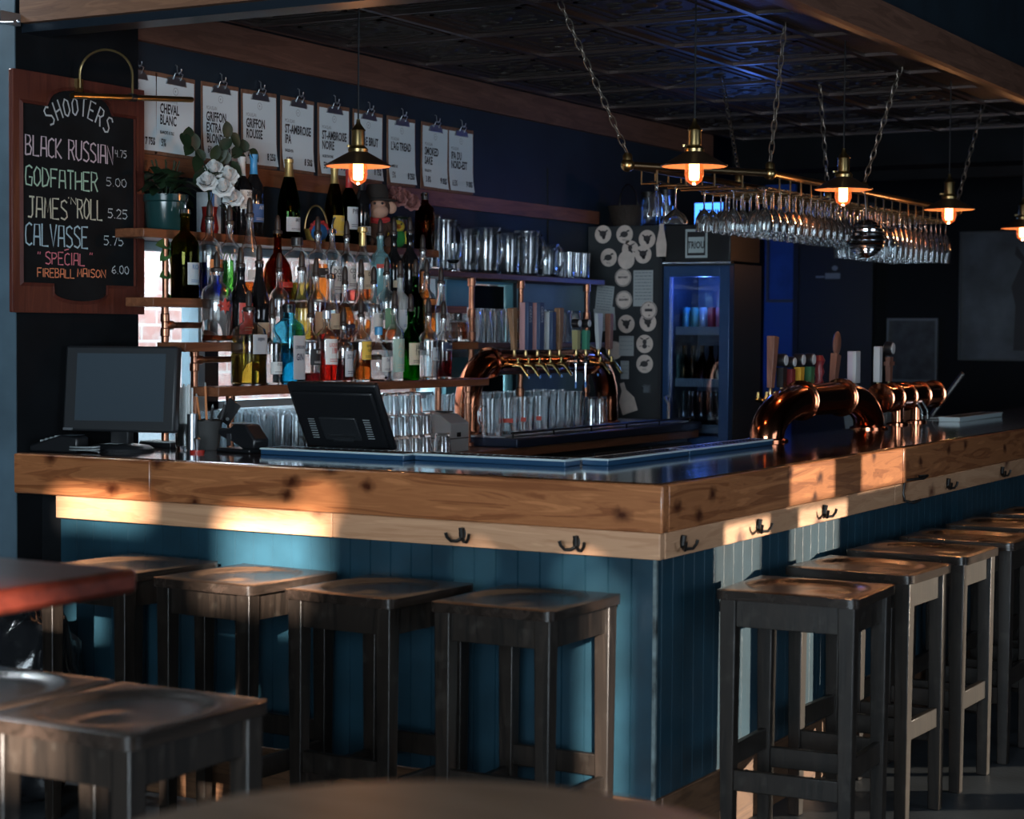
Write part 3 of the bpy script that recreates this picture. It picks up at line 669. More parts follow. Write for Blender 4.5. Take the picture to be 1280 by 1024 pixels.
def leaf_mark(t, R, H):
    mb = MB(); pts = [(0, -.03), (.004, -.012), (.02, -.016), (.016, -.006), (.03, .006), (.02, .010), (.022, .022), (.008, .014), (0, .034), (-.008, .014), (-.022, .022), (-.02, .010), (-.03, .006), (-.016, -.006), (-.02, -.016), (-.004, -.012)]
    vs = []; rr = R*1.012
    for r_ in [(p[0]*1.0, p[1]*1.0) for p in pts]: a = r_[0]/rr - .35; vs.append((rr*math.cos(a), rr*math.sin(a), H*.50+r_[1]))
    mb.add(vs+[(rr*math.cos(-.35), rr*math.sin(-.35), H*.5)], [(i, (i+1) % len(pts), len(pts)) for i in range(len(pts))]); mb.build('maple_leaf', LB['red'], t)
def ribbon(t, R, H): MB().lathe([(R*1.005, H*.24), (R*1.01, H*.30)], 18, a0=-80, a1=80).build('ribbon', LB['navy'], t)
def crystals(t, R, H):
    mb = MB(); rn = random.Random(5)
    for k in range(22):
        a = rn.uniform(0, 6.28); r_ = R*.8; z0 = rn.uniform(.05, .45)*H
        mb.tube([(r_*math.cos(a), r_*math.sin(a), z0), (r_*math.cos(a+.5)*.9, r_*math.sin(a+.5)*.9, z0+.05)], .0022, 5)
    mb.build('herb_sprig', mat('bright_green_herb', (.12, .5, .08), .5), t)
S4 = 'spirit bottles on the lowest bottle shelf'; S3 = 'spirit bottles on the third bottle shelf'; S2 = 'spirit bottles on the second bottle shelf'; S1 = 'bottles on the top shelf'
# lowest shelf
B4 = [(311, 'square bottle of yellow gin at the left end of the lowest bottle shelf', 'short', .052, .265, 'clear', 'yellow', .66, 'silver', 'pourer', 'ungava', 'navy', 5, (.42, .68), 40),
 (340, 'small clear bottle with a low white label beside the square yellow bottle', 'spirit', .036, .24, 'clear', 'clear', 0, 'white', 'pourer', 'ST-ELLE', 'ink', 0, (.16, .34), 62),
 (361, 'pale blue square gin bottle with a tall silver label on the lowest shelf', 'short', .048, .285, 'blue', 'blue', .5, 'silver', 'black', 'LONDON|GIN', 'navy', 5, (.06, .62), 38),
 (388, 'clear bottle with a black label right of the pale blue gin bottle', 'spirit', .037, .245, 'clear', 'darkred', .16, 'black', 'pourer', 'RUM', 'white', 0, (.28, .52), 55),
 (408, 'bright red aperitif bottle with a white label on the lowest shelf', 'spirit', .040, .265, 'clear', 'red', .62, 'white', 'silver', 'LIQUEUR|1880', 'red', 0, (.26, .62), 60),
 (429, 'clear bottle half full of dark red liqueur with white scrollwork label', 'spirit', .037, .215, 'clear', 'darkred', .42, 'silver', 'pourer', 'SOUR', 'navy', 0, (.10, .55), 45),
 (451, 'bottle of golden rum with a yellow label on the lowest shelf', 'spirit', .040, .25, 'clear', 'amber', .5, 'yellow', 'pourer', 'spiced|rum', 'ink', 0, (.34, .62), 50),
 (473, 'squat round clear tequila bottle with a round white label', 'round', .046, .205, 'clear', 'clear', 0, 'white', 'blue', 'Don', 'navy', 0, (.18, .46), 40),
 (493, 'clear bottle with a tall pale green label on the lowest shelf', 'spirit', .038, .285, 'clear', 'white', .14, 'pale_green', 'pourer', 'ALE|GIN', 'cream', 0, (.12, .58), 66),
 (513, 'green whiskey bottle with a cream label on the lowest shelf', 'wine', .037, .275, 'green', 'none', 0, 'cream', 'pourer', 'JAM|1780', 'ink', 0, (.22, .54), 66),
 (535, 'clear bottle printed with fine white lettering, second from the lower shelf\'s right end', 'spirit', .039, .26, 'clear', 'amber', .05, 'silver', 'pourer', 'SIP', 'ink', 0, (.3, .5), 30),
 (554, 'deep red bitter bottle at the right end of the lowest bottle shelf', 'spirit', .036, .25, 'clear', 'darkred', .63, 'navy', 'pourer', 'CAM', 'white', 0, (.46, .60), 62)]
for i, b in enumerate(B4): bottle(-1.94, yx(b[0], -1.94, 483), 1.284, b[1], *b[2:9], b[9], b[10], b[11], b[12], b[13], S4, b[14])
B3 = [(271, 'clear whisky bottle with a red maple leaf, left end of the third shelf', 'short', .055, .25, 'clear', 'brown', .10, None, 'pourer', None, 'ink', 0, (.2, .5), 60, leaf_mark),
 (301, 'dark liqueur bottle with a white and red label behind the square yellow bottle', 'wine', .042, .27, 'black', 'none', 0, 'red', 'pourer', '1843', 'cream', 0, (.10, .52), 60),
 (324, 'tall black bottle rising between the yellow gin and the pale blue bottle', 'slope', .040, .285, 'black', 'none', 0, 'cream', 'pourer', None, 'ink', 0, (.05, .25), 60),
 (349, 'clear bottle with a black collar behind the pale blue gin bottle', 'spirit', .037, .26, 'clear', 'clear', 0, 'black', 'pourer', 'VO', 'white', 0, (.3, .5), 50),
 (377, 'slender bottle of golden liqueur with a twisted neck on the third shelf', 'slim', .036, .27, 'clear', 'yellow', .55, None, 'pourer', None, 'ink', 0, (.3, .5), 50),
 (395, 'clear bottle of red liqueur standing behind the bright red aperitif', 'spirit', .036, .25, 'clear', 'red', .55, 'tan', 'pourer', 'ME', 'ink', 0, (.12, .46), 60),
 (413, 'clear bottle with silver neck on the third shelf behind the red aperitif', 'slim', .035, .245, 'clear', 'amber', .3, 'cream', 'spout', None, 'ink', 0, (.2, .45), 60),
 (431, 'round amber orange-liqueur bottle with a dark ribbon and seal', 'round', .041, .225, 'clear', 'amber', .6, None, 'pourer', None, 'ink', 0, (.2, .4), 60, ribbon),
 (451, 'round clear decanter bottle of amber brandy on the third shelf', 'round', .042, .255, 'clear', 'orange', .34, None, 'pourer', None, 'ink', 0, (.2, .4), 60),
 (467, 'clear gin bottle with a white oval label on the third shelf', 'spirit', .036, .23, 'clear', 'clear', 0, 'white', 'pourer', 'GIN', 'green', 0, (.2, .5), 58),
 (483, 'clear bottle with a dark green label on the third shelf', 'spirit', .040, .27, 'clear', 'amber', .2, 'green', 'pourer', 'Crown|Cl', 'cream', 0, (.18, .5), 64),
 (500, 'frosted bottle with pale label behind the green whiskey bottle', 'spirit', .038, .26, 'frost', 'none', 0, 'silver', 'pourer', 'SAU', 'blue', 0, (.2, .5), 60),
 (519, 'slim green wine-shaped bottle right of the frosted bottle on the third shelf', 'wine', .034, .27, 'dkgreen', 'none', 0, None, 'pourer', None, 'ink', 0, (.2, .5), 60),
 (533, 'bottle of bright orange liqueur near the right end of the third shelf', 'spirit', .040, .275, 'clear', 'orange', .66, 'orange', 'pourer', 'OR', 'ink', 0, (.56, .64), 70),
 (551, 'clear slim bottle with black pourer beside the orange liqueur on the third shelf', 'slim', .033, .245, 'clear', 'clear', 0, 'white', 'pourer', 'V', 'ink', 0, (.2, .5), 55),
 (572, 'small amber flask lying low at the right end of the third shelf', 'short', .040, .115, 'clear', 'brown', .7, None, 'black', None, 'ink', 4, (.2, .5), 55)]
for b in B3: bottle(-2.045, yx(b[0], -2.045, 430), 1.436, b[1], *b[2:9], b[9], b[10], b[11], b[12], b[13], S3, b[14], b[15] if len(b) > 15 else None)
B2 = [(231, 'olive green pastis bottle with a silver neck, left end of the second shelf', 'spirit', .050, .30, 'olive', 'cola', .5, 'silver', 'spout', 'RICA', 'blue', 0, (.16, .42), 40),
 (262, 'clear bottle half full of vivid blue liqueur on the second shelf', 'spirit', .046, .285, 'clear', 'deepblue', .46, 'orange', 'pourer', 'MA', 'white', 0, (.30, .50), 50),
 (287, 'clear bottle of green liqueur full of bright herb sprigs', 'spirit', .044, .275, 'clear', 'green', .52, None, 'pourer', None, 'ink', 0, (.2, .4), 60, crystals),
 (312, 'tall flared clear bottle with amber base and white label on second shelf', 'slope', .040, .31, 'clear', 'amber', .22, 'white', 'pourer', 'GR', 'ink', 0, (.24, .36), 62),
 (347, 'round-shouldered bottle of red-brown cognac on the second shelf', 'round', .056, .255, 'brown', 'amber', .60, 'red', 'pourer', 'VSOP', 'cream', 0, (.20, .28), 50),
 (371, 'wide clear decanter with a black cap, right of the red-brown cognac', 'short', .050, .24, 'clear', 'yellow', .3, None, 'black', None, 'ink', 0, (.2, .4), 60),
 (397, 'clear bottle of red spirit with a black band label on the second shelf', 'spirit', .042, .265, 'clear', 'orange', .56, 'black', 'pourer', 'RICH', 'white', 0, (.36, .50), 66),
 (415, 'clear bottle with a large white label, silver neck, on the second shelf', 'spirit', .038, .275, 'clear', 'clear', 0, 'white', 'spout', 'DOUB|750', 'ink', 0, (.14, .52), 62),
 (433, 'clear bottle with a tall white label and black pourer on the second shelf', 'spirit', .038, .26, 'clear', 'pink', .2, 'white', 'pourer', 'COIN|GB', 'ink', 0, (.22, .56), 62),
 (453, 'bottle with a gold foil neck on the second shelf', 'wine', .036, .29, 'clear', 'amber', .3, 'cream', 'cork_gold', 'Old', 'ink', 0, (.2, .46), 62),
 (475, 'clear rum bottle with a blue shoulder and red band on the second shelf', 'spirit', .044, .28, 'teal', 'none', 0, 'red', 'pourer', 'MAL', 'white', 0, (.52, .58), 75),
 (492, 'black liqueur bottle with a cream neck label, near the second shelf\'s right end', 'wine', .038, .29, 'black', 'none', 0, 'cream', 'pourer', 'TIA', 'ink', 0, (.24, .34), 60),
 (512, 'tall black unlabelled bottle with a pourer, near the second shelf\'s right end', 'wine', .042, .30, 'black', 'none', 0, None, 'pourer', None, 'ink', 0, (.24, .34), 60),
 (528, 'small bottle with orange bands at the right end of the second shelf', 'slim', .032, .23, 'clear', 'orange', .6, 'orange', 'pourer', 'CHAI', 'ink', 0, (.40, .62), 70)]
for b in B2: bottle(-2.155, yx(b[0], -2.155, 380), 1.590, b[1], *b[2:9], b[9], b[10], b[11], b[12], b[13], S2, b[14], b[15] if len(b) > 15 else None)
B1 = [(284, 'dark wine bottle in shade beside the white roses on the top shelf', 'wine', .038, .29, 'black', 'none', 0, None, 'foil_black', None, 'ink', 0, (.2, .5), 60),
 (302, 'dark wine bottle with a pale grey label on the top shelf', 'wine', .038, .30, 'black', 'none', 0, 'white', 'foil_white', '2017', 'ink', 0, (.34, .58), 62),
 (317, 'dark bottle with a bright blue capsule on the top shelf', 'wine', .038, .315, 'black', 'none', 0, 'blue', 'foil_blue', 'ART', 'white', 0, (.18, .40), 62),
 (361, 'champagne bottle with gold foil and a small white label on the top shelf', 'slope', .044, .315, 'dkgreen', 'none', 0, 'silver', 'foil_gold', 'BRUT', 'ink', 0, (.10, .28), 66),
 (418, 'pale green white-wine bottle with a yellow label and gold capsule', 'slope', .040, .31, 'olive', 'yellow', .6, 'yellow', 'foil_gold', 'VIN', 'cream', 0, (.10, .36), 62),
 (436, 'dark bottle with a big grey label right of the white wine on the top shelf', 'wine', .037, .305, 'dkgreen', 'none', 0, 'silver', 'foil_red', 'PYRE', 'ink', 0, (.2, .5), 64),
 (452, 'dark brown bottle with a small white label behind the hanging lamp bulb', 'wine', .038, .30, 'black', 'none', 0, 'white', 'foil_black', 'CLA', 'ink', 0, (.14, .26), 62),
 (531, 'tall square brown bottle with a black cap at the right end of the top shelf', 'short', .036, .245, 'brown', 'brown', .8, None, 'black', None, 'ink', 5, (.2, .4), 50)]
for b in B1: bottle(-2.27, yx(b[0], -2.27, 290), 1.833, b[1], *b[2:9], b[9], b[10], b[11], b[12], b[13], S1, b[14])

# ================================================================== GLASSWARE
def shell(out, t=.003, base=.012):
    """closed glass section: outer profile up, inner profile back down to a thick base"""
    inn = [(max(r-t, .0005), max(z, base)) for r, z in out if z > base]
    return [(0, 0)] + [(r, z) for r, z in out] + [(inn[-1][0], out[-1][1])] + [p for p in reversed(inn[:-1])] + [(max(inn[0][0]*.9, .001), base), (0, base)]
def facets(prof, seg, amp):                                     # fluted wall
    return prof
pint_up = MB().lathe(shell([(.030, 0), (.031, .004), (.033, .04), (.040, .11), (.043, .155)]), 18)
def flip(mb, h):
    n = MB(); n.v = [(x, y, h-z) for x, y, z in mb.v]; n.f = [tuple(reversed(q)) for q in mb.f]; n.m = mb.m; return n
pint_dn = flip(pint_up, .155)
tall = MB().lathe(shell([(.031, 0), (.032, .005), (.033, .09), (.035, .185)], .0025, .016), 18)
tumb = flip(MB().lathe(shell([(.027, 0), (.029, .006), (.034, .04), (.037, .082)], .003, .012), 10), .082)
def mugm(h, r, hd=.045):
    mb = MB().lathe(shell([(r*.92, 0), (r*.96, .006), (r*.96, h*.6), (r, h*.97), (r*1.01, h)], .004, .014), 20)
    mb.tube([(0, -r*.9, h*.80), (0, -r-hd*.55, h*.82), (0, -r-hd, h*.66), (0, -r-hd, h*.42), (0, -r-hd*.5, h*.24), (0, -r*.9, h*.24)], [.006, .006, .0065, .0065, .006, .006], 8)
    return mb
def row(mb, name, label, cat, group, spots, mt=GLASS):
    o0 = None
    for x, y, z, *a in spots:
        if o0 is None: o = o0 = mb.build(name, mt)
        else: o = o0.copy(); COL.objects.link(o)
        o.location = (x, y, z); o.rotation_euler = (0, 0, a[0] if a else 0); tag(o, label, cat, group)
    return o0
rn = random.Random(11); J = lambda a: rn.uniform(-a, a)
row(tall, 'highball_glass', 'clear tall highball glass standing behind the stapler and pen cup', 'glass', 'tall glasses behind the short side of the bar',
    [(x+J(.004), .73+.085*i+J(.004), .9955) for i in range(7) for x in (-1.80, -1.885, -1.98, -2.075, -2.17, -2.26)])
row(tumb, 'tumbler', 'small faceted tumbler stacked upside down near the tilted till screen', 'glass', 'small tumblers stacked on the back bar',
    [(x, y, .9955+.0835*k) for k in (0, 1) for x in (-1.80, -1.88) for y in (1.42, 1.50, 1.58, 1.66)] + [(-1.80, y, .9955+.167) for y in (1.42, 1.50, 1.58)])
row(tumb, 'tumbler', 'small tumbler upside down alone left of the grey receipt printer', 'glass', None, [(-1.765, y, .9955) for y in (1.745,)])
row(pint_dn, 'pint_glass', 'clear pint glass upside down on the dark shelf behind the copper tap arch', 'glass', 'pint glasses on the shelf behind the taps',
    [(x+J(.003), 2.52+.098*i+J(.003), 1.4305) for i in range(13) for x in (-2.20, -2.31)])
row(pint_up, 'pint_glass', 'clear pint glass standing upright on the drainboard below the copper tap arch', 'glass', 'pint glasses on the drainboard',
    [(x+J(.003), y, 1.0415) for x in (-2.24, -2.33) for y in (2.50, 2.595, 2.69, 2.785, 2.88, 2.975, 3.07, 3.165, 3.26, 3.355, 3.45, 3.55)] + [(-2.24, 3.645, 1.0415), (-2.33, 3.645, 1.0415)])
row(flip(MB().lathe(shell([(.030, 0), (.031, .004), (.034, .05), (.038, .135)]), 18), .135), 'pint_glass', 'shorter clear glass upside down at the far end of the drainboard', 'glass', 'short glasses at the far end of the drainboard',
    [(-1.93, 3.36, 1.0415), (-1.93, 3.45, 1.0415)])
LOGO = mat('red_logo_print', (.55, .07, .05), .6)
for i, (y, lab) in enumerate(((2.325, 'clear beer mug with its handle, nearest the receipt printer'), (2.465, 'clear beer mug with faint red print, second from the receipt printer'), (2.605, 'clear beer mug with red square print, third from the receipt printer'),
                              (2.745, 'clear beer mug with red square print, fourth from the receipt printer'))):
    t = thing('beer_mug', lab, 'beer mug', (-1.855, y-.035, 1.0415), R_(-12), 'beer mugs on the drainboard')
    mugm(.155, .046, .034).build('glass_body', GLASS, t)
    if i: MB().lathe([(.0447, .05), (.0447, .068)], 10, a0=-68-(i == 1)*10, a1=-38+(i == 1)*18).build('red_print', LOGO, t)
row(MB().lathe(shell([(.030, 0), (.032, .004), (.036, .06), (.034, .10), (.040, .165)]), 18), 'beer_glass', 'tall clear beer glass on the drainboard right of the printed mugs', 'glass', 'tall beer glasses right of the mugs',
    [(-1.91, 2.90, 1.0415), (-1.91, 2.99, 1.0415), (-1.91, 3.08, 1.0415), (-1.91, 3.17, 1.0415)])
# pitchers
def pitcher(y, x, h, r, hd, label, rot=0, cluster=False):
    t = thing('pitcher', label, 'pitcher', (x, y, 1.7445), rot, 'clear pitchers on the rough dark shelf')
    b = MB().lathe(shell([(r*.86, 0), (r*.9, .008), (r*.9, h*.5), (r*.97, h*.9), (r*1.04, h)], .004, .018), 24)
    b.build('glass_body', GLASS, t)
    MB().tube([(0, -r*.88, h*.84), (0, -r-hd*.6, h*.88), (0, -r-hd, h*.72), (0, -r-hd, h*.42), (0, -r-hd*.5, h*.2), (0, -r*.86, h*.2)], .0075, 10).build('handle', GLASS, t)
    MB().lathe([(r*1.038, h*.955), (r*1.06, h*.995), (r*1.05, h), (r*1.0, h*1.003)], 24, cap=False).build('rim', GLASS, t)
pitcher(2.485, -2.30, .245, .058, .035, 'tall clear pitcher at the left end of the rough dark shelf', R_(40))
pitcher(2.63, -2.305, .235, .057, .05, 'tall clear pitcher second on the rough dark shelf, behind the small goblet', R_(80))
pitcher(2.80, -2.29, .20, .060, .05, 'clear pitcher third from the left on the rough dark shelf', R_(60))
pitcher(2.98, -2.29, .215, .066, .05, 'wide clear pitcher with a thick dark rim on the rough dark shelf', R_(70))
pitcher(3.19, -2.29, .20, .058, .05, 'clear pitcher fifth from the left on the rough dark shelf', R_(80))
pitcher(3.36, -2.285, .22, .060, .055, 'clear pitcher with a thick bright rim right of the middle of the dark shelf', R_(75))
pitcher(3.55, -2.285, .165, .066, .05, 'low clear jug with a curved handle toward the far end of the dark shelf', R_(75))
row(MB().lathe(shell([(.028, 0), (.029, .004), (.030, .05), (.034, .13)]), 16), 'water_glass', 'clear glass tumbler at the far end of the rough dark pitcher shelf', 'glass', 'tumblers at the far end of the pitcher shelf', [(-2.22, 3.67, 1.7445), (-2.22, 3.75, 1.7445), (-2.22, 3.83, 1.7445), (-2.31, 3.75, 1.7445), (-2.31, 3.83, 1.7445)])
tag(MB().lathe([(0, 0), (.034, 0), (.036, .005), (.030, .05), (.026, .09), (.030, .12), (.04, .145), (.0415, .15), (.037, .147), (.028, .12), (.024, .09), (.028, .05), (.03, .01), (0, .008)], 20).build('carafe', GLASS, loc=(-2.33, 3.665, 1.7445)), 'small clear carafe with a flared mouth behind the tumblers on the dark shelf', 'carafe')
g = thing('coffee_glass', 'small footed glass goblet with handle in front of the tall pitchers', 'glass', (-2.19, 2.52, 1.7445))
MB().lathe([(0, 0), (.03, 0), (.03, .004), (.008, .012), (.007, .03), (.03, .045), (.036, .08), (.038, .12), (.036, .12), (.033, .08), (.027, .05), (0, .04)], 20).build('glass_body', GLASS, g)
MB().tube(arc((0, .035, .08), .025, -80, 80, 8), .004, 8).build('handle', GLASS, g)

# ================================================================== PLANTS AND TOYS ON THE TOP SHELF
LEAF = mat('dark_green_leaf', (.010, .026, .010), .5, vary=.35, vscale=30); LEAF2 = mat('fresh_green_leaf', (.06, .15, .045), .35, vary=.3, vscale=30)
def leaf(mb, base, d, L, W, droop=.25, mi=0, face=(0, 0, 1)):
    d = Vector(d).normalized(); s_ = d.cross(Vector(face));
    if s_.length < .05: s_ = Vector((0, 1, 0))
    s_.normalize(); n_ = s_.cross(d); P = Vector(base); vs = []; fs = []; N = 7
    for i in range(N+1):
        t = i/N; w = W*2.75*(t+.02)**.7*(1.001-t)**.85; c = P + d*L*t - Vector((0, 0, 1))*droop*L*t*t
        vs += [c - s_*w + n_*w*.35, c, c + s_*w + n_*w*.35]
    for i in range(N):
        a = 3*i; fs += [(a, a+1, a+4, a+3), (a+1, a+2, a+5, a+4)]
    mb.add(vs, fs, mi)
py = yx(207, -2.27, 270)
pl_ = thing('potted_plant', 'leafy artificial plant in a dark teal pot at the top shelf\'s left end', 'plant', (-2.27, py, 1.833))
MB().lathe([(0, 0), (.062, 0), (.068, .01), (.074, .10), (.080, .105), (.080, .128), (.072, .128), (.070, .105), (.0, .10)], 28).build('pot', mat('dark_teal_glaze', (.012, .045, .045), .2), pl_)
lf = MB(); rn = random.Random(21)
for k in range(46):
    a = rn.uniform(0, 6.28); e = rn.uniform(.2, 1.3); lf_h = rn.uniform(.10, .19)
    leaf(lf, (.03*math.cos(a), .03*math.sin(a), lf_h), (math.cos(a)*math.cos(e), math.sin(a)*math.cos(e)*1.3, math.sin(e)), rn.uniform(.07, .12), rn.uniform(.022, .034), .5)
lf.build('foliage', LEAF, pl_, ang=180)
st = MB()
for k in range(8):
    a = k*.8; st.tube([(.01*math.cos(a), .01*math.sin(a), .10), (.03*math.cos(a), .035*math.sin(a), .19), (.04*math.cos(a), .06*math.sin(a), .25)], .003, 6)
st.build('stem', LEAF, pl_)
# white roses with long dark leaves
ry = yx(262, -2.27, 260)
ro = thing('rose_bouquet', 'white artificial roses with dark leaves in a small red vase on the top shelf', 'flowers', (-2.27, ry, 1.833))
MB().lathe([(0, 0), (.03, 0), (.034, .02), (.026, .07), (.03, .10), (.026, .10), (0, .08)], 18).build('vase', mat('dark_red_glaze', (.16, .012, .01), .15), ro)
PETAL = mat('white_petal', (.80, .83, .83), .6)
def rose(parent, c, r, mt=PETAL):
    mb = MB()
    for ring, (n, rad, tilt, h) in enumerate(((3, .22, 82, .80), (4, .40, 74, .72), (5, .60, 60, .55), (6, .82, 42, .32), (7, 1.02, 24, .08))):
        for k in range(n):
            a = 2*math.pi*k/n + ring*.6; vs = []; fs = []
            for j in range(4):
                for i in range(5):
                    u = (i-2)/2; v = j/3; w = .50*r*math.sin(math.pi*(.25+.6*v))*u*(.6+.5*rad)
                    rr = r*rad*(.45+.55*v) - .12*r*u*u; zz = h*r*v*math.sin(R_(tilt))*1.5 - (1-h)*.1*r + .06*r*u*u
                    ca, sa = math.cos(a), math.sin(a)
                    vs.append((c[0]+rr*ca - w*sa, c[1]+rr*sa + w*ca, c[2]+zz))
            for j in range(3):
                for i in range(4): q = j*5+i; fs.append((q, q+1, q+6, q+5))
            mb.add(vs, fs)
    M = Matrix.Translation(c) @ Matrix.Rotation(R_(55), 4, Vector((.83, .55, 0))) @ Matrix.Translation(-Vector(c))
    mb.v = [tuple(M @ Vector(p)) for p in mb.v]
    return mb.build('rose_bloom', mt, parent, ang=180)
for dy, dz, dx in ((-.065, .185, .04), (.0, .235, .02), (.045, .215, .05), (.085, .205, .01), (.075, .135, .05), (-.01, .165, .07)): rose(ro, (dx, dy, dz), .042)
lv = MB(); rn = random.Random(8)
for k, (p0, p1) in enumerate((((0, .05, .25), (.0, .24, .33)), ((0, -.02, .24), (-.02, -.13, .36)), ((0, .0, .25), (.02, .10, .38)))):
    p0, p1 = Vector(p0), Vector(p1); lv.tube([(0, 0, .1), p0, (p0+p1)/2+Vector((0, 0, .012)), p1], .003, 6)
    for j in range(7):
        q = p0.lerp(p1, j/6); leaf(lv, q, (rn.uniform(-.3, .5), (p1-p0).y*3+rn.uniform(-.6, .6), (1 if j % 2 else -.6)), rn.uniform(.055, .08), .022, .15, face=(.8, -.5, .3))
for k in range(10):
    a = rn.uniform(0, 6.28); leaf(lv, (.02, .06*math.cos(a), .15+.05*math.sin(a)), (.6, math.cos(a), math.sin(a)*.6), .06, .02, .3)
lv.build('foliage', LEAF, ro, ang=180)
# trailing cutting hanging under the shelf
vn = thing('trailing_vine', 'trailing green sprig hanging below the top shelf beside the chalkboard', 'plant', (-2.20, yx(213, -2.20, 330), 1.62))
MB().tube([(0, -.012, .178), (.0, .0, .10), (.004, .012, .02), (0, .016, -.035)], .0025, 6).build('stem', LEAF, vn)
lv = MB()
for z, L, dz in ((.155, .095, .10), (.14, .075, -.45), (.055, .07, -.05), (-.02, .06, -.35)): leaf(lv, (0, 0, z), (.1, -.9, dz), L, .020, .12, face=(.75, -.5, .35))
lv.build('foliage', LEAF2, vn, ang=180)
# pink flowers in a dark vase
fy_ = yx(505, -2.27, 270)
fl = thing('flower_vase', 'dusty pink artificial flowers in a dark vase near the top shelf\'s right end', 'flowers', (-2.29, fy_, 1.833))
MB().lathe([(0, 0), (.035, 0), (.042, .03), (.034, .09), (.028, .13), (.033, .14), (.028, .14), (0, .12)], 18).build('vase', BLKPL, fl)
PK = mat('dusty_pink_petal', (.34, .15, .14), .7)
for dy, dz, dx in ((-.05, .205, .03), (.0, .225, .02), (.05, .205, .03), (.03, .235, -.02), (-.025, .235, -.02), (.02, .19, .05)): rose(fl, (dx, dy, dz), .036, PK)
lv = MB()
for k in range(14):
    a = k*.45; leaf(lv, (0, 0, .13), (math.cos(a), math.sin(a), .5), .055, .02, .6)
lv.build('foliage', LEAF, fl, ang=180)
# soft toys
def plush(name, label, y, x, z, body, belly, parts):
    t = thing(name, label, 'soft toy', (x, y, z), R_(-35)); return t
FUR = mat('brown_plush', (.075, .038, .025), .95, bump=.5, bscale=120); FACE = mat('beige_plush', (.42, .25, .18), .9, bump=.3, bscale=90)
mk = thing('plush_monkey', 'brown plush monkey in a dark brimmed hat between bottles and pink flowers', 'soft toy', (-2.30, yx(473, -2.30, 260)-.01, 1.833), R_(-50))
b = MB(); b.ball((0, 0, .065), (.05, .05, .07), 18, 12).ball((0, 0, .165), (.055, .055, .052), 18, 12); b.build('body', FUR, mk)
h = MB(); h.ball((.032, 0, .15), (.036, .045, .032), 16, 10).ball((.028, 0, .178), (.032, .036, .022), 14, 8); h.build('face', FACE, mk)
for s in (-1, 1):
    MB().ball((.055, s*.016, .182), .006, 10, 6).build('eye', INK, mk)
    MB().ball((0, s*.06, .168), (.012, .024, .026), 12, 8).build('ear', FACE, mk)
    MB().tube([(.01, s*.04, .10), (.04, s*.065, .06), (.065, s*.05, .03)], [.017, .016, .018], 10).build('arm', FUR, mk)
    MB().tube([(.02, s*.03, .03), (.065, s*.035, .02), (.09, s*.04, .018)], [.02, .018, .02], 10).build('foot', FUR, mk)
MB().lathe([(0, .072), (.04, .07), (.048, .045), (.05, .012), (.085, .006), (.085, 0), (.05, -.002), (0, 0)], 22, (-.008, 0, .195)).build('hat', mat('dark_felt', (.02, .016, .014), .9), mk)
MB().tube([(.012, .045, .115), (.045, .0, .108), (.012, -.045, .115)], .014, 8).build('scarf', mat('red_cloth', (.4, .03, .03), .9), mk)
tb = thing('plush_bird', 'small green and yellow plush bird perched at the top shelf edge', 'soft toy', (-2.222, yx(497, -2.222, 290), 1.833), R_(-50))
MB().ball((0, 0, .038), (.034, .036, .04), 16, 10).build('body', mat('green_plush', (.03, .28, .06), .9), tb)
MB().ball((0.006, 0, .088), (.028, .03, .027), 16, 10).build('head', mat('yellow_plush', (.55, .42, .05), .9), tb)
MB().lathe([(.011, 0), (.007, .014), (0, .022)], 10, (0, 0, 0), M=Matrix.Translation((.032, 0, .086)) @ Matrix.Rotation(R_(90), 4, 'Y')).build('beak', mat('orange_felt', (.6, .2, .03), .8), tb)
for s in (-1, 1):
    MB().ball((0, s*.035, .042), (.02, .010, .028), 10, 8).build('wing', MATS['yellow_plush'], tb); MB().ball((.030, s*.012, .097), .005, 8, 6).build('eye', INK, tb)
bt = thing('toy_ball', 'blue toy ball with a red ruff on the top shelf beside the champagne', 'toy', (-2.225, yx(399, -2.225, 290), 1.833), R_(-50))
MB().ball((0, 0, .036), .034, 18, 12).build('ball', mat('blue_toy', (.03, .16, .42), .35), bt)
rf = MB()
for k in range(12): a = k*math.pi/6; rf.ball((.0, .030*math.cos(a), .046+.028*math.sin(a)+.004), (.012, .010, .010), 8, 6)
rf.build('ruff', MATS['red_cloth'], bt)
bk = thing('toy_basket', 'small yellow basket with an arched brass handle beside the blue toy ball', 'basket', (-2.31, yx(395, -2.31, 285), 1.833), R_(-50))
MB().lathe([(0, 0), (.036, 0), (.048, .05), (.050, .055), (.044, .054), (0, .012)], 18).build('bowl', mat('yellow_wicker', (.42, .26, .05), .7, bump=.5, bscale=150), bk)
MB().tube([(0, .046*math.cos(R_(a)), .05+.10*math.sin(R_(a))) for a in range(0, 181, 12)], .004, 8).build('handle', BRASS, bk)
bx = thing('carton', 'blue and white spirits carton on the top shelf right of the plant pot', 'box', (-2.30, yx(266, -2.30, 285)-.02, 1.833), R_(0))
MB().box(-.03, -.04, 0, .03, .05, .155).build('box_body', LB['silver'], bx, bevel=.002)
MB().box(.0302, -.04, .0, .031, -.01, .155).build('printed_band', LB['blue'], bx)
for y_, c_, lab in ((258, 'darkred', 'short dark red bottle beside the white roses on the top shelf'),):
    pass

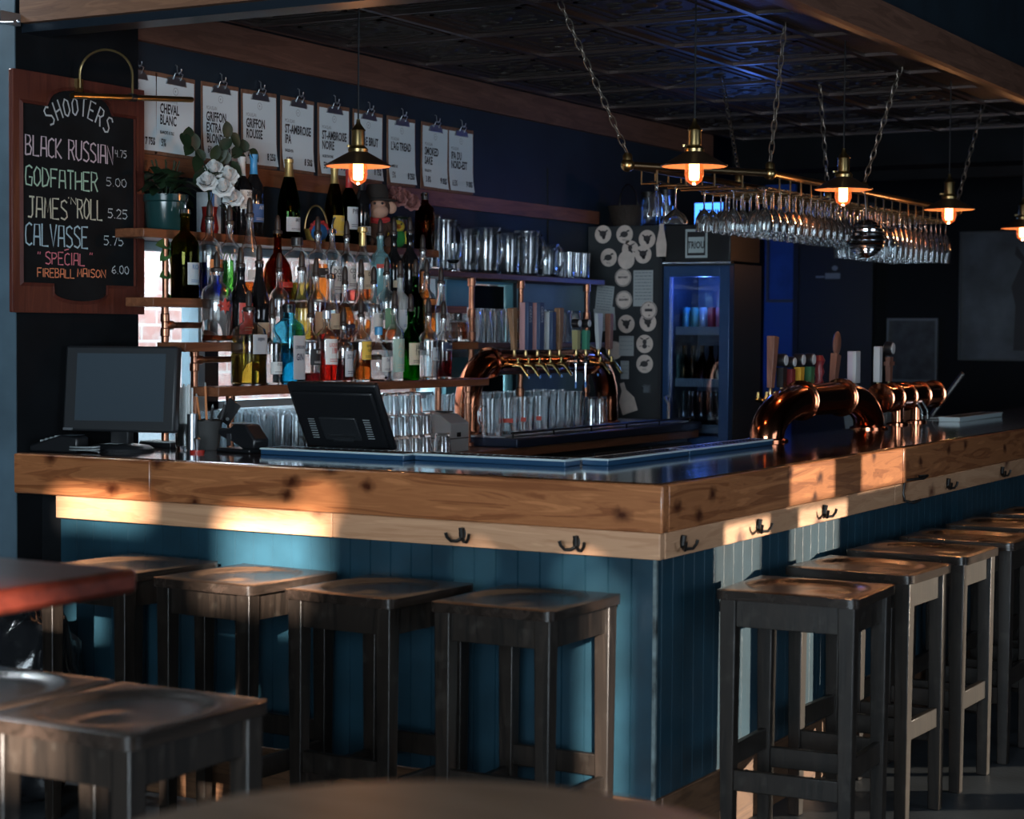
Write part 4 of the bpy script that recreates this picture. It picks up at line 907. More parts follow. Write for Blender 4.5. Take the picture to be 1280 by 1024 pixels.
# ================================================================== COPPER BEER TOWERS
def tower(label, x, z0, ya, yb, zc, r, ell):
    """arched pipe: foot at ya, elbow, level run, elbow, foot at yb"""
    t = thing('beer_tower', label, 'beer tower', (x, 0, z0))
    h = zc-z0; pts = []
    for i in range(13): a = R_(90*i/12); pts.append((0, ya + ell*(1-math.cos(a)), (.014+(h-.014)*math.sin(a)) if h < .25 else h-ell*(1-math.sin(a))))
    pts.insert(0, (0, ya, 0))
    q = [(p[0], yb-(p[1]-ya), p[2]) for p in reversed(pts)]
    MB().tube(pts, r, 22).build('elbow', COPPER, t, ang=60); MB().tube(q, r, 22).build('elbow', COPPER, t, ang=60)
    MB().tube([pts[-1], q[0]], r, 22).build('pipe', COPPER, t)
    for y in (pts[-1][1], q[0][1]):
        MB().tube([(0, y-.012, h), (0, y-.010, h), (0, y+.010, h), (0, y+.012, h)], [r*1.1, r*1.22, r*1.22, r*1.1], 24).build('flange', COPPER, t)
    for y in (ya, yb): MB().lathe([(r*1.25, 0), (r*1.25, .006), (r*1.02, .012)], 24, (0, y, 0)).build('foot_flange', COPPER, t)
    return t, h
def faucet(t, y, h, r, mt, hb, out=.0):
    f = MB(); f.tube([(r*.9, y, h+.0), (r+.035, y, h+.0), (r+.05, y, h-.004), (r+.085, y, h-.052)], [.009, .011, .010, .006], 10)
    f.tube([(r+.03, y, h), (r+.03, y, h+.03)], [.010, .006], 8)
    return f.build('faucet', mt, t)
WDH = wood('tap_handle_oak', (.17, .09, .045), (.34, .20, .11), 'Z', .45)
HND = {n: mat('tap_'+n, c, .4) for n, c in {'pink': (.46, .26, .27), 'navy': (.03, .06, .13), 'white': (.50, .54, .56), 'olive': (.36, .34, .16), 'green': (.05, .26, .16), 'darkred': (.16, .015, .02), 'yellow': (.62, .32, .03), 'darkgreen': (.03, .12, .05), 'black': (.012, .012, .014), 'lilac': (.50, .47, .55)}.items()}
HND['wood'] = WDH; HND['redwood'] = wood('tap_handle_cherry', (.12, .05, .035), (.24, .11, .075), 'Z', .45)
def handle(t, c, w, d, H, mt, lab, shape='bar', tilt=(0, 0), mt2=None, txt=None, tc=None):
    mb = MB(); k = .62 if shape in ('bar', 'paddle') else .9
    if shape in ('bar', 'flare'):
        mb.taper((0, 0, .03), (d*.5*k, w*.5*k), (0, 0, H), (d*.5, w*.5))
    elif shape == 'board': mb.box(-d/2, -w/2, .03, d/2, w/2, H); 
    elif shape == 'paddle':
        mb.taper((0, 0, .03), (d*.4, w*.32), (0, 0, H*.62), (d*.5, w*.42)); mb.ball((0, 0, H*.80), (d*.45, w*.62, H*.21), 14, 10)
    elif shape == 'turned': mb.lathe([(w*.3, .03), (w*.45, H*.25), (w*.3, H*.4), (w*.5, H*.55), (w*.34, H*.7), (w*.55, H*.86), (w*.3, H), (0, H)], 14)
    elif shape == 'disc':
        mb.taper((0, 0, .03), (d*.35, w*.3), (0, 0, H*.66), (d*.4, w*.42)); mb.box(-d*.45, -w*.75, H*.48, d*.45, w*.75, H*.56)
    elif shape == 'knife': mb.taper((0, 0, .03), (d*.4, w*.22), (0, 0, H*.6), (d*.5, w*.6)); mb.taper((0, 0, H*.6), (d*.5, w*.6), (0, 0, H), (d*.4, w*.75))
    mats = [mt]
    if mt2 is not None and shape == 'board': mb.box(d*.10, -w/2-.0006, .0302, d/2+.0006, w/2+.0006, H+.0004, 1); mats.append(mt2)
    if shape == 'disc' or shape == 'badge':
        if shape == 'badge': mb.taper((0, 0, .03), (d*.45, w*.42), (0, 0, H*.66), (d*.5, w*.5))
        for a, q, i in ((w*.62, .0, 1), (w*.50, .003, 2)):
            for s in (1, -1): mb.lathe([(0, 0), (a, 0), (a*.97, .004), (0, .005)], 20, M=Matrix.Translation((s*(d*.45+q), 0, H*.84)) @ Matrix.Rotation(R_(90*s), 4, 'Y'), mi=i)
            mb.lathe([(a, -d*.45-q), (a, d*.45+q)], 20, M=Matrix.Translation((0, 0, H*.84)) @ Matrix.Rotation(R_(90), 4, 'Y'), mi=i)
        mats += [HND['black'], HND['white']]
    if txt:
        # lettering runs up the handle on the face toward the room
        mats.append(tc); mi = len(mats)-1; s_ = w*.72
        yy = 0
        mb.text(txt, s_, (d/2+.0012, yy-s_*.36, H*.93 if True else 0), (0, 0, -1), (0, 1, 0), mi, .8)
    o = mb.build('tap_handle', mats, t, loc=c, rot=(tilt[0], tilt[1], 0), bevel=.003 if shape in ('bar', 'board', 'flare') else 0)
    MB().lathe([(.007, 0), (.009, .01), (.006, .03)], 10).build('ferrule', BRASS, o)
    if lab: o['label'] = lab
    return o
tw, h = tower('copper pipe beer tower arching over the drainboard behind the bar', -2.00, 1.0415, 2.33, 3.66, 1.345, .056, .19)
Xh = -1.93
for i in range(5):
    faucet(tw, yx(645+13.5*i, Xh, 455), h-.01, .05, GOLD, 0)
for px in (748, 762): faucet(tw, yx(px, Xh, 455), h-.01, .05, GOLD, 0)
for px in (720, 732): 
    y = yx(px, Xh, 455)
    MB().tube([(.07, y, h+.05), (.07, y, h-.10)], [.010, .005], 8).tube([(.05, y, h), (.085, y, h)], .014, 10).lathe([(.014, 0), (.017, .01), (.010, .02), (.016, .035), (.009, .05)], 12, (.07, y, h)).build('faucet', CHROME, tw)
    MB().cyl((.07, y, h-.125), .006, .028, 8).build('blue_tip', mat('blue_tip', (.03, .16, .5), .4), tw)
for i, px in enumerate((659, 673, 686, 700, 745)): 
    MB().cyl((.140, yx(px, -1.87, 460)-0.0, h-.070), .005, .012, 8).build('blue_tip', MATS['blue_tip'], tw)
for px, w_, d_, H_, m1, sh, m2, tx, lab, ti in ((643, .042, .03, .215, 'wood', 'bar', None, None, 'oak tap handle leaning left', .10), (657, .040, .046, .24, 'pink', 'board', 'navy', 'DERIVE', 'pink and navy tap handle', 0), (671.5, .040, .046, .24, 'pink', 'board', 'navy', 'DERIVE', 'pink and navy tap handle, right of its twin', 0),
        (687, .034, .044, .20, 'white', 'board', 'navy', None, 'white and navy tap handle', 0), (699, .042, .03, .22, 'wood', 'bar', None, None, 'oak tap handle', .02), (720, .032, .03, .18, 'olive', 'badge', None, None, 'olive green tap handle with a dark top', 0), (732, .032, .03, .18, 'green', 'badge', None, None, 'bright green tap handle with a dark top', 0),
        (748, .036, .02, .20, 'white', 'knife', None, None, 'whitish knife-shaped tap handle', 0), (761, .036, .03, .20, 'redwood', 'flare', None, None, 'reddish wooden tap handle', 0)):
    handle(tw, (.09, yx(px, -1.91, 455), h+.025), w_, d_, H_, HND[m1], lab, sh, (ti, 0), HND.get(m2), tx, HND['white'])
tw, h = tower('copper pipe beer tower arching on the long side of the bar, nearest the corner', -.545, 1.0705, 2.12, 3.30, 1.215, .066, .36)
for i in range(8): faucet(tw, 2.45+.075*i*1.2, h, -.20, GOLD, 0)
for px, w_, d_, H_, m1, sh, lab, ti in ((963, .052, .035, .235, 'redwood', 'bar', 'tall wooden tap handle leaning right', -.10), (977, .042, .03, .165, 'black', 'badge', 'black tap handle with a round badge', 0), (988, .036, .03, .155, 'darkred', 'badge', 'dark red tap handle with a round badge', 0),
        (999, .042, .03, .165, 'yellow', 'badge', 'yellow tap handle with a round badge', 0), (1012, .042, .03, .165, 'darkgreen', 'badge', 'dark green tap handle with a round badge', 0), (1024, .045, .03, .155, 'darkred', 'turned', 'turned dark red tap handle', 0), (1041, .062, .03, .26, 'redwood', 'paddle', 'dark wooden paddle-shaped tap handle leaning right', -.22), (1067, .06, .04, .17, 'lilac', 'board', 'whitish lilac block tap handle', 0)):
    handle(tw, (-.09, yx(px, -.635, 470), h+.02), w_, d_, H_, HND[m1], lab, sh, (ti, 0), HND['white'] if sh == 'board' else None)
t2 = thing('beer_tower', 'smaller copper beer tower with ringed pipe, behind the near copper arch on the bar', 'beer tower', (-.56, 0, 1.0705))
MB().tube([(0, 3.50, .125), (0, 4.28, .125)], .058, 22).build('pipe', COPPER, t2)
for y in (3.50, 3.66, 3.84, 4.05, 4.27): MB().tube([(0, y-.012, .125), (0, y-.01, .125), (0, y+.01, .125), (0, y+.012, .125)], [.06, .067, .067, .06], 24).build('flange', COPPER, t2)
for y in (3.74, 4.02): MB().tube([(0, y, 0), (0, y, .09)], .028, 14).build('leg', COPPER, t2); 
for y in (3.74, 4.02): MB().lathe([(.05, 0), (.05, .006), (.03, .012)], 18, (0, y, 0)).build('foot_flange', COPPER, t2)
for y in (3.86, 3.94): MB().tube([(.05, y, .10), (.075, y, .06), (.078, y, .02)], .008, 8).build('faucet', CHROME, t2)
for px, w_, H_, m1, sh, lab in ((1097, .040, .19, 'white', 'board', 'white tap handle'), (1111, .05, .215, 'redwood', 'disc', 'wooden tap handle with a round pale emblem')):
    handle(t2, (-.03, yx(px, -.59, 480), .165), w_, .03, H_, HND[m1], lab, sh)

# ================================================================== PENDANT LAMPS
GLOWG = glass('amber_bulb_glass', (1.0, .62, .36), .0, 1, .02)
_nt = GLOWG.node_tree; _o = _nt.nodes['Material Output']; _a = _nt.nodes.new('ShaderNodeAddShader'); _e = _nt.nodes.new('ShaderNodeEmission')
_e.inputs[0].default_value = (1, .22, .05, 1); _e.inputs[1].default_value = .30
_nt.links.new(_o.inputs['Surface'].links[0].from_socket, _a.inputs[0]); _nt.links.new(_e.outputs[0], _a.inputs[1]); _nt.links.new(_a.outputs[0], _o.inputs['Surface'])
FIL = mat('glowing_bulb_core', (1, .8, .6), .5, emit=(1, .74, .52), es=9.0)
SHADE = mat('bronze_shade', (.16, .10, .065), .35, metal=.85)
LINING = mat('copper_shade_lining', (.55, .28, .16), .45, metal=.3)
def pendant(x, y, label, zr=2.06):
    t = thing('pendant_lamp', label, 'lamp', (x, y, zr), 0, 'pendant lamps over the bar')
    MB().lathe([(.116, 0), (.118, .003), (.030, .052), (.028, .054), (.026, .050), (.112, .001), (.116, 0)], 36, cap=False).build('lamp_shade', SHADE, t)
    MB().lathe([(.1125, .0), (.113, -.0012), (.027, .0465), (.026, .048)], 36, cap=False).build('shade_lining', LINING, t)
    MB().lathe([(.034, .048), (.036, .06), (.030, .066), (.022, .072), (.024, .076), (.023, .122), (.026, .126), (.020, .134), (.008, .150), (.006, .165), (0, .166)], 20).build('socket', BRASS, t)
    MB().box(-.036, -.003, .070, -.022, .003, .076).cyl((-.040, 0, .069), .006, .008, 8).build('switch', BRASS, t)
    MB().tube([(0, 0, .16), (0, 0, 2.655-zr)], .0032, 6).build('cord', BLKPL, t)
    MB().lathe([(.022, .05), (.024, .03), (.033, -.005), (.034, -.03), (.027, -.052), (.010, -.064), (0, -.066)], 18).build('bulb', GLOWG, t)
    MB().lathe([(.0, .020), (.016, .02), (.0185, .012), (.0185, -.040), (.016, -.048), (0, -.048)], 14).build('filament', FIL, t)
    l = point('lamp_glow', (x, y, zr-.085), 2.4, (1, .42, .16), .012); return t
pendant(-1.62, .93, 'small bronze pendant lamp hanging in front of the beer clipboards')
pendant(-.55, 1.43, 'small bronze pendant lamp at the near end of the hanging glass rack')
pendant(-.45, 2.67, 'small bronze pendant lamp in the middle of the hanging glass rack')
pendant(-.43, 4.05, 'small bronze pendant lamp at the far end of the hanging glass rack')
pendant(-.53, 5.75, 'small bronze pendant lamp cut by the right edge of the photo')

# ================================================================== GLASS RACK ON CHAINS
A, B, EI, EO, ZR = (-.94, 1.70), (-.605, 2.27), (-.93, 4.75), (-.60, 4.75), 2.10
rk = thing('glass_rack', 'long brass and iron stemware rack hung on chains above the bar', 'glass rack', (0, 0, 0))
for p, q in ((A, B), (B, EO), (EO, EI), (EI, A)): MB().tube([(*p, ZR), (*q, ZR)], .014, 12).build('rail', BRONZE, rk)
for p in (A, B, EI, EO):
    MB().ball((*p, ZR), .026, 14, 10).build('ball_joint', BRASS, rk)
for p in (A, B, EO, (-.93, 3.8), (-.935, 2.75), (-.602, 3.36)): MB().lathe([(.018, .012), (.018, .035), (.010, .045), (0, .046)], 12, (*p, ZR)).build('chain_socket', BRASS, rk)
nslat = 18
for x in (-.895, -.83, -.765, -.70, -.635):
    y0 = A[1]+(x-A[0])/(B[0]-A[0])*(B[1]-A[1]) + .06
    for s in (-.014, .014): MB().box(x+s-.006, y0, ZR-.058, x+s+.006, 4.72, ZR-.052).build('slat', IRON, rk)
pm = MB()
yy = 2.36
while yy < 4.72:
    for x in (-.60, -.93): pm.tube([(x, yy, ZR-.012), (x, yy, ZR-.066)], .004, 6)
    pm.tube([(-.93, yy, ZR-.064), (-.60, yy, ZR-.064)], .0045, 6); yy += .115
for k in range(1, 5):
    f_ = k/5; p = (A[0]+(B[0]-A[0])*f_, A[1]+(B[1]-A[1])*f_); pm.tube([(*p, ZR), (*p, ZR-.062)], .004, 6)
    pm.tube([(A[0], A[1]+.0+.12*k, ZR-.062), (A[0]+.33*min(1, (k*.12+.0)/.57), A[1]+.12*k, ZR-.062)], .0045, 6)
    pm.tube([(A[0], A[1]+.12*k, ZR-.012), (A[0], A[1]+.12*k, ZR-.062)], .004, 6)
tag(pm.build('hanger_rods', BRONZE, rk), kind='stuff')
def chain(p, q, label):
    p, q = Vector(p), Vector(q); d = q-p; n = max(4, round(d.length/.040)); t_ = d.normalized(); a = t_.orthogonal().normalized(); b = t_.cross(a); mb = MB()
    for i in range(n):
        c = p + d*((i+.5)/n); u = a if i % 2 else b; L, W = d.length/n*.68, .0105
        mb.tube([c + t_*(L*math.cos(k*math.pi/5)) + u*(W*math.sin(k*math.pi/5)) for k in range(10)], .0027, 5, closed=True)
    tag(mb.build('chain', CHAINM), label, 'chain', 'chains carrying the glass rack')
for p, top, l in ((A, (-1.02, 1.30), 'iron chain holding the near brass end of the glass rack, left of all chains'), (B, (-.50, 2.14), 'iron chain at the brass ball joint where the glass rack bends'), ((-.935, 2.75), (-1.30, 3.40), 'iron chain on the wall side of the glass rack, second from the wall'),
                  ((-.602, 3.36), (-.49, 3.50), 'iron chain on the room side of the glass rack beside the middle lamp'), ((-.93, 3.8), (-1.0, 3.86), 'iron chain on the wall side of the rack behind the middle lamp'), (EO, (-.53, 4.95), 'iron chain at the far room-side corner of the glass rack')):
    chain((*p, ZR+.04), (*top, 2.652), l)
wine = MB().lathe([(0, .168), (.030, .168), (.032, .165), (.006, .158), (.0035, .150), (.0035, .095), (.008, .086), (.022, .074), (.033, .052), (.036, .030), (.033, .0), (.0318, .0), (.0345, .030), (.031, .052), (.020, .072), (0, .083)], 16)
flute = MB().lathe([(0, .215), (.028, .215), (.030, .212), (.005, .205), (.0035, .20), (.0035, .145), (.012, .135), (.024, .09), (.027, .05), (.024, 0), (.0228, 0), (.0255, .05), (.022, .09), (0, .135)], 16)
coupe = MB().lathe([(0, .15), (.030, .15), (.031, .147), (.005, .14), (.0035, .135), (.0035, .06), (.012, .052), (.040, .030), (.050, .010), (.051, 0), (.0495, 0), (.048, .010), (.038, .028), (0, .05)], 20)
rn = random.Random(5); WN, FL = [], []
zf = ZR-.050
for k, x in enumerate((-.895, -.83, -.765, -.70, -.635)):
    y = 2.30 + (.06 if k % 2 else 0)
    while y < 4.70:
        if not (abs(y-3.32) < .1 and x > -.66):
            (FL if (y > 3.85) else WN).append((x, y+rn.uniform(-.008, .008), zf-(.2155 if y > 3.85 else .1685)))
        y += .082
row(wine, 'wine_glass', 'clear wine glass hanging upside down by its foot in the brass rack', 'glass', 'wine glasses hanging in the rack', WN, STEM)
row(flute, 'champagne_flute', 'tall clear flute hanging upside down at the far end of the brass rack', 'glass', 'flutes hanging in the rack', FL, STEM)
row(coupe, 'coupe_glass', 'wide clear coupe hanging upside down near the front of the brass rack', 'glass', None, [(-.895, 2.03, zf-.1505)], STEM)
row(flip(MB().lathe(shell([(.024, 0), (.026, .004), (.008, .012), (.006, .035), (.022, .05), (.030, .06), (.033, .13)]), 10), .13), 'goblet', 'short faceted goblet hanging alone under the near corner of the brass rack', 'glass', None, [(-.895, 1.86, zf-.13)], STEM)
db = thing('mirror_ball', 'ribbed mirror ball hanging among the stemware under the rack', 'ornament', (-.575, 3.32, 1.895))
mb = MB()
for j in range(13):
    a = -math.pi/2 + math.pi*(j+.1)/13; b = -math.pi/2 + math.pi*(j+.9)/13
    mb.lathe([(.080*math.cos(a), .080*math.sin(a)), (.084*math.cos((a+b)/2), .084*math.sin((a+b)/2)), (.080*math.cos(b), .080*math.sin(b)), (.074*math.cos(b+.05), .074*math.sin(b+.05))], 28)
mb.build('ball', CHROME, db)
MB().tube([(0, 0, .08), (-.01, 0, .205)], .002, 6).build('wire', STEEL, db)

# ================================================================== CLIPBOARD BEER LIST
CL = [(.643, ('BLONDE', ''), '', '5%', '7 75$', 'clipboard partly hidden by the chalkboard, first of the beer list row'),
      (.859, ('CHEVAL', 'BLANC'), 'BLANCHE AU BLE', '5%', '8 25$', 'clipboard with a two-line heading right beside the brass picture light'),
      (1.127, ('GRIFFON', 'EXTRA', 'BLONDE'), 'BLONDE', '5%', '8 25$', 'clipboard with a three-line heading above the white roses, third in the row'),
      (1.373, ('GRIFFON', 'ROUSSE'), '', '4.5%', '8 25$', 'clipboard with a two-line heading, fourth in the row from the chalkboard'),
      (1.626, ('ST-AMBROISE', 'IPA'), 'ENGLISH IPA', '6.2%', '8 50$', 'clipboard fifth in the row from the chalkboard, above the champagne bottle'),
      (1.883, ('ST-AMBROISE', 'NOIRE'), 'NOIRE D\'AVOINE', '5%', '8 50$', 'clipboard sixth in the row, just left of the hanging lamp'),
      (2.136, ('CIDRE BRUT', ''), '', '6%', '8 75$', 'clipboard half covered by the lamp cord and shade, seventh in the row'),
      (2.401, ('L\'AG TREAD', ''), 'AMBER ALE', '5%', '8 25$', 'clipboard just right of the hanging lamp, eighth in the row'),
      (2.677, ('SMOKED', 'SAKE'), 'ENGLISH IPA', '3.8%', '9 00$', 'clipboard next to last at the far end of the beer list row'),
      (2.905, ('IPA DU', 'NORD-EST'), '', '6.5%', '9 00$', 'clipboard at the far end of the beer list row, farthest from the chalkboard')]
for i, (y, big, sub, pc, pr_, lab) in enumerate(CL):
    t = thing('clipboard', lab, 'clipboard', (XW, y, 2.26), 0, 'clipboards of the beer list on the wall')
    tl_ = R_((.6, -.8, .5, .9, -.4, .6, -.5, .8, -.6, .4)[i])
    t.rotation_euler = (tl_, 0, 0)
    MB().box(.001, -.115, -.145, .005, .115, .155).build('board', CLIPW, t, bevel=.002)
    pp = MB(); n = 6
    for k in range(n):                                           # sheet, its lower edge curling off the board
        za, zb = -.134+.272*k/n, -.134+.272*(k+1)/n; f_ = lambda z: .0062+.010*max(0, (-.03-z)/.1)**2
        pp.add([(f_(za), -.107, za), (f_(za), .107, za), (f_(zb), .107, zb), (f_(zb), -.107, zb)], [(0, 1, 2, 3)])
    def tx(s, size, z, y0=-.088, mi=1, xs=.62, al='LEFT', b=.014):
        if s: pp.text(s, size, (.0068+.010*max(0, (-.03-z)/.1)**2, y0, z), (0, 1, 0), (0, 0, 1), mi, xs, al, bold=b*size*2.2)
    tx('MCAUSLAN' if i != 1 else 'LES BRASSEURS RJ', .020, .052, mi=2, b=0)
    z = .010
    for ln in big: tx(ln, .049, z, xs=.60); z -= .041
    tx(sub, .016, z+.006)
    tx(pc, .038, -.112, b=.006); tx(pr_, .038, -.112, y0=.092, al='RIGHT')
    for a in range(20):
        p, q = 2*math.pi*a/20, 2*math.pi*(a+1)/20
        pp.add([(.0068, .014*math.cos(p), .096+.014*math.sin(p)), (.0068, .014*math.cos(q), .096+.014*math.sin(q)), (.0068, .0125*math.cos(q), .096+.0125*math.sin(q)), (.0068, .0125*math.cos(p), .096+.0125*math.sin(p))], [(0, 1, 2, 3)], 2)
    tx('g', .02, .090, y0=-.004, mi=2)
    pp.build('beer_sheet', [WHITE, INK, GREYINK], t, smooth=False)
    cm = MB(); cm.prism([(-.058, .118), (.058, .118), (.046, .142), (.02, .150), (-.02, .150), (-.046, .142)], (.0052, 0, 0), (0, 1, 0), (0, 0, 1), (1, 0, 0), .007)
    cm.tube([(.012, -.022, .138), (.022, -.022, .160), (.024, 0, .165), (.022, .022, .160), (.012, .022, .138)], .0024, 6)
    cm.build('clip', STEEL, t, bevel=.001)
    MB().tube([(.004, 0, .195), (.012, 0, .19), (.014, 0, .168), (.022, 0, .158), (.030, 0, .166), (.032, 0, .178)], .0024, 6).build('wall_hook', STEEL, t)
tag(MB().tube([(XW+.004, 3.75, 2.30), (XW+.004, 3.76, 1.95), (XW+.004, 3.77, 1.75)], .004, 6).build('wall_cable', BLKPL), 'thin dark cable running down the navy wall beyond the clipboards', 'cable')

# ================================================================== CHALKBOARD SIGN
XS = -2.325
sg = thing('chalkboard_sign', 'red-framed chalkboard listing SHOOTERS and prices in coloured chalk', 'sign', (XS, 0, 0))
def P_(px, py): p = on(0, XS, px, py); return p.y, p.z
y0, y1, z0, z1 = -.035, .615, 1.533, 2.330
MB().box(-.022, y0, z0, -.006, y1, z1).build('back_board', REDFR, sg, bevel=.003)
# frame front with a routed opening: rectangle with arched ends
iy0, iy1, iz0, iz1 = .004, .562, 1.632, 2.222; ym = (iy0+iy1)/2
def opening(g):
    o = [(iy0-g, iz0-g), (ym-.135, iz0-g)]
    o += [(ym+.135*math.sin(R_(a)), iz0-g-.028-.030*math.cos(R_(a))) for a in range(-80, 81, 16)]
    o += [(ym+.135, iz0-g), (iy1+g, iz0-g), (iy1+g, iz1+g), (ym+.165, iz1+g)]
    o += [(ym+.150*math.sin(R_(a)), iz1+g+.022+.045*math.cos(R_(a))) for a in range(80, -81, -16)]
    o += [(ym-.165, iz1+g), (iy0-g, iz1+g)]
    return o
def ring(mb, a, b, xa, xb, mi=0):
    n = len(a); vs = [(xa, *p) for p in a] + [(xb, *p) for p in b]
    mb.add(vs, [(i, (i+1) % n, n+(i+1) % n, n+i) for i in range(n)], mi)
op = opening(0); op2 = opening(.012); outer = []
cyy, czz = ym, (iz0+iz1)/2
for p in op2:                                                     # ray to the outer rectangle
    dy, dz = p[0]-cyy, p[1]-czz; k = min(((y1-cyy)/dy if dy > 0 else (y0-cyy)/dy) if abs(dy) > 1e-6 else 9, ((z1-czz)/dz if dz > 0 else (z0-czz)/dz) if abs(dz) > 1e-6 else 9); outer.append((cyy+dy*k, czz+dz*k))
def corners(lst):                                                # snap the nearest points to the four corners
    for c in ((y0, z0), (y1, z0), (y1, z1), (y0, z1)):
        i = min(range(len(lst)), key=lambda j: (lst[j][0]-c[0])**2+(lst[j][1]-c[1])**2); lst[i] = c
    return lst
outer = corners(outer)
fr = MB(); ring(fr, outer, op2, .0, .0); ring(fr, op2, op, .0, .006); ring(fr, op, op, .006, -.004); ring(fr, [(p[0], p[1]) for p in outer], outer, -.0065, 0)
fr.build('frame', REDFR, sg, smooth=False)
# single-stroke chalk letters on a unit box
SK = {'A': [[(0, 0), (.12, 1), (.88, 1), (1, 0)], [(.05, .42), (.95, .42)]], 'B': [[(0, 0), (0, 1), (.7, .95), (.85, .75), (.6, .55), (0, .5)], [(.6, .55), (1, .35), (.8, .05), (0, 0)]], 'C': [[(1, .9), (.6, 1), (.1, .85), (0, .45), (.1, .1), (.6, 0), (1, .1)]],
 'D': [[(0, 0), (0, 1), (.6, .9), (1, .5), (.7, .1), (0, 0)]], 'E': [[(1, 1), (0, 1), (0, 0), (1, 0)], [(0, .52), (.8, .52)]], 'F': [[(1, 1), (0, 1), (0, 0)], [(0, .52), (.8, .52)]], 'G': [[(1, .88), (.6, 1), (.1, .9), (0, .4), (.1, .05), (.9, 0), (1, .42), (.5, .42)]],
 'H': [[(0, 0), (0, 1)], [(1, 0), (1, 1)], [(0, .45), (1, .5)]], 'I': [[(.5, 0), (.5, 1)]], 'J': [[(.2, 1), (1, 1)], [(.7, 1), (.7, .15), (.5, 0), (0, .02)]], 'K': [[(0, 0), (0, 1)], [(.95, 1), (0, .45), (1, 0)]], 'L': [[(0, 1), (0, 0), (1, 0)]], 'M': [[(0, 0), (.1, 1), (.5, .3), (.9, 1), (1, 0)]],
 'N': [[(0, 0), (0, 1), (1, 0), (1, 1)]], 'O': [[(.5, 0), (.05, .15), (0, .7), (.4, 1), (.9, .85), (1, .3), (.5, 0)]], 'P': [[(0, 0), (0, 1), (.8, .95), (.95, .7), (.6, .5), (0, .48)]], 'R': [[(0, 0), (0, 1), (.8, .95), (.95, .7), (.6, .5), (0, .48)], [(.45, .5), (1, 0)]],
 'S': [[(1, .88), (.6, 1), (.1, .9), (.05, .65), (.9, .4), (1, .15), (.6, 0), (0, .08)]], 'T': [[(0, 1), (1, 1)], [(.5, 1), (.5, 0)]], 'U': [[(0, 1), (0, .2), (.4, 0), (.9, .1), (1, 1)]], 'V': [[(0, 1), (.5, 0), (1, 1)]], "'": [[(.5, 1.05), (.4, .8)]], '"': [[(.2, 1), (.1, .8)], [(.7, 1), (.6, .8)]], '.': [[(.4, .0), (.6, .05)]],
 '0': [[(.5, 0), (0, .3), (.1, .85), (.6, 1), (1, .6), (.85, .15), (.5, 0)]], '4': [[(.1, 1), (0, .5), (.9, .5)], [(.8, 1), (.8, 0)]], '5': [[(1, 1), (.1, 1), (.05, .6), (.7, .6), (1, .3), (.6, 0), (0, .05)]], '6': [[(.8, 1), (.2, .7), (0, .25), (.5, 0), (1, .2), (.7, .5), (.1, .35)]], '7': [[(0, 1), (1, 1), (.4, 0)]], '2': [[(0, .8), (.4, 1), (.95, .8), (.8, .5), (0, 0), (1, 0)]], '8': [[(.5, .5), (.1, .8), (.5, 1), (.9, .8), (.5, .5), (0, .2), (.5, 0), (1, .2), (.5, .5)]], ' ': [],
 '^': [[(.2, 1.1), (.9, 1.25)]]}
sl = MB(); sl.v = []; n = len(op); sl.add([(-.0045, *p) for p in op], [tuple(range(n))])
rn = random.Random(2)
def chalk(s, px0, px1, py_top, py_bot, mi, wd=.0062, gap=.28, arch=0):
    (ya, za), (yb, zt) = P_(px0, py_bot), P_(px0, py_top); ye, _ = P_(px1, py_bot); H = zt-za; narrow = {'I': .25, "'": .3, '.': .3, ' ': .7, '"': .5}
    wsum = sum(narrow.get(c, 1) + gap for c in s) - gap; u = (ye-ya)/wsum; x = ya
    for c in s:
        wc = narrow.get(c, 1)*u; f_ = ((x+wc/2)-(ya+ye)/2)/((ye-ya)/2); dz = arch*(1-f_*f_); rot = -arch*2*f_/((ye-ya)/2)
        hh = H*(1+rn.uniform(-.05, .05)); ca, sa = math.cos(rot), math.sin(rot); cx = x+wc/2
        for st_ in SK[c]:
            q = [((p[0]-.5)*wc, p[1]*hh) for p in st_]
            sl.stroke([[(cx + a*ca - b*sa, za+dz + a*sa + b*ca) for a, b in q]], (-.0038, 0, 0), (0, 1, 0), (0, 0, 1), wd, mi)
        x += wc + gap*u
chalk('SHOOTERS', 64, 135, 135, 158, 1, .0062, .35, .050)
chalk('BLACK RUSSIAN', 33, 142, 168, 193, 2); chalk('4.75', 145, 159, 187, 196, 1, .003)
chalk('GODFATHER', 33, 123, 207, 231, 3); chalk("5.00", 134, 159, 222, 232, 1, .003)
chalk("JAMES", 36, 85, 246, 271, 4); chalk("'N", 86, 96, 247, 255, 4, .004); chalk('ROLL', 98, 129, 248, 273, 4); chalk('5.25', 136, 160, 261, 272, 1, .004)
chalk('CALVASSE', 33, 111, 279, 306, 5); chalk('5.75', 131, 155, 295, 306, 1, .004)
chalk('"', 48, 53, 314, 330, 6, .004); chalk('SPECIAL', 58, 107, 315, 330, 6, .0046); chalk('^', 80, 88, 314, 326, 6, .004); chalk('"', 113, 118, 316, 330, 6, .004)
chalk('FIREBALL', 48, 94, 335, 346, 7, .0042); chalk('MAISON', 98, 133, 336, 346, 7, .0042); chalk('6.00', 141, 162, 332, 342, 1, .004)
CH = lambda n, c: mat('chalk_'+n, c, .95)
sl.build('slate', [CHALKB, CH('white', (.52, .55, .55)), CH('pinkish', (.60, .48, .52)), CH('greenish', (.42, .60, .46)), CH('buff', (.60, .58, .44)), CH('bluish', (.42, .58, .64)), CH('rose', (.70, .20, .24)), CH('orange', (.78, .26, .12))], sg, smooth=False)
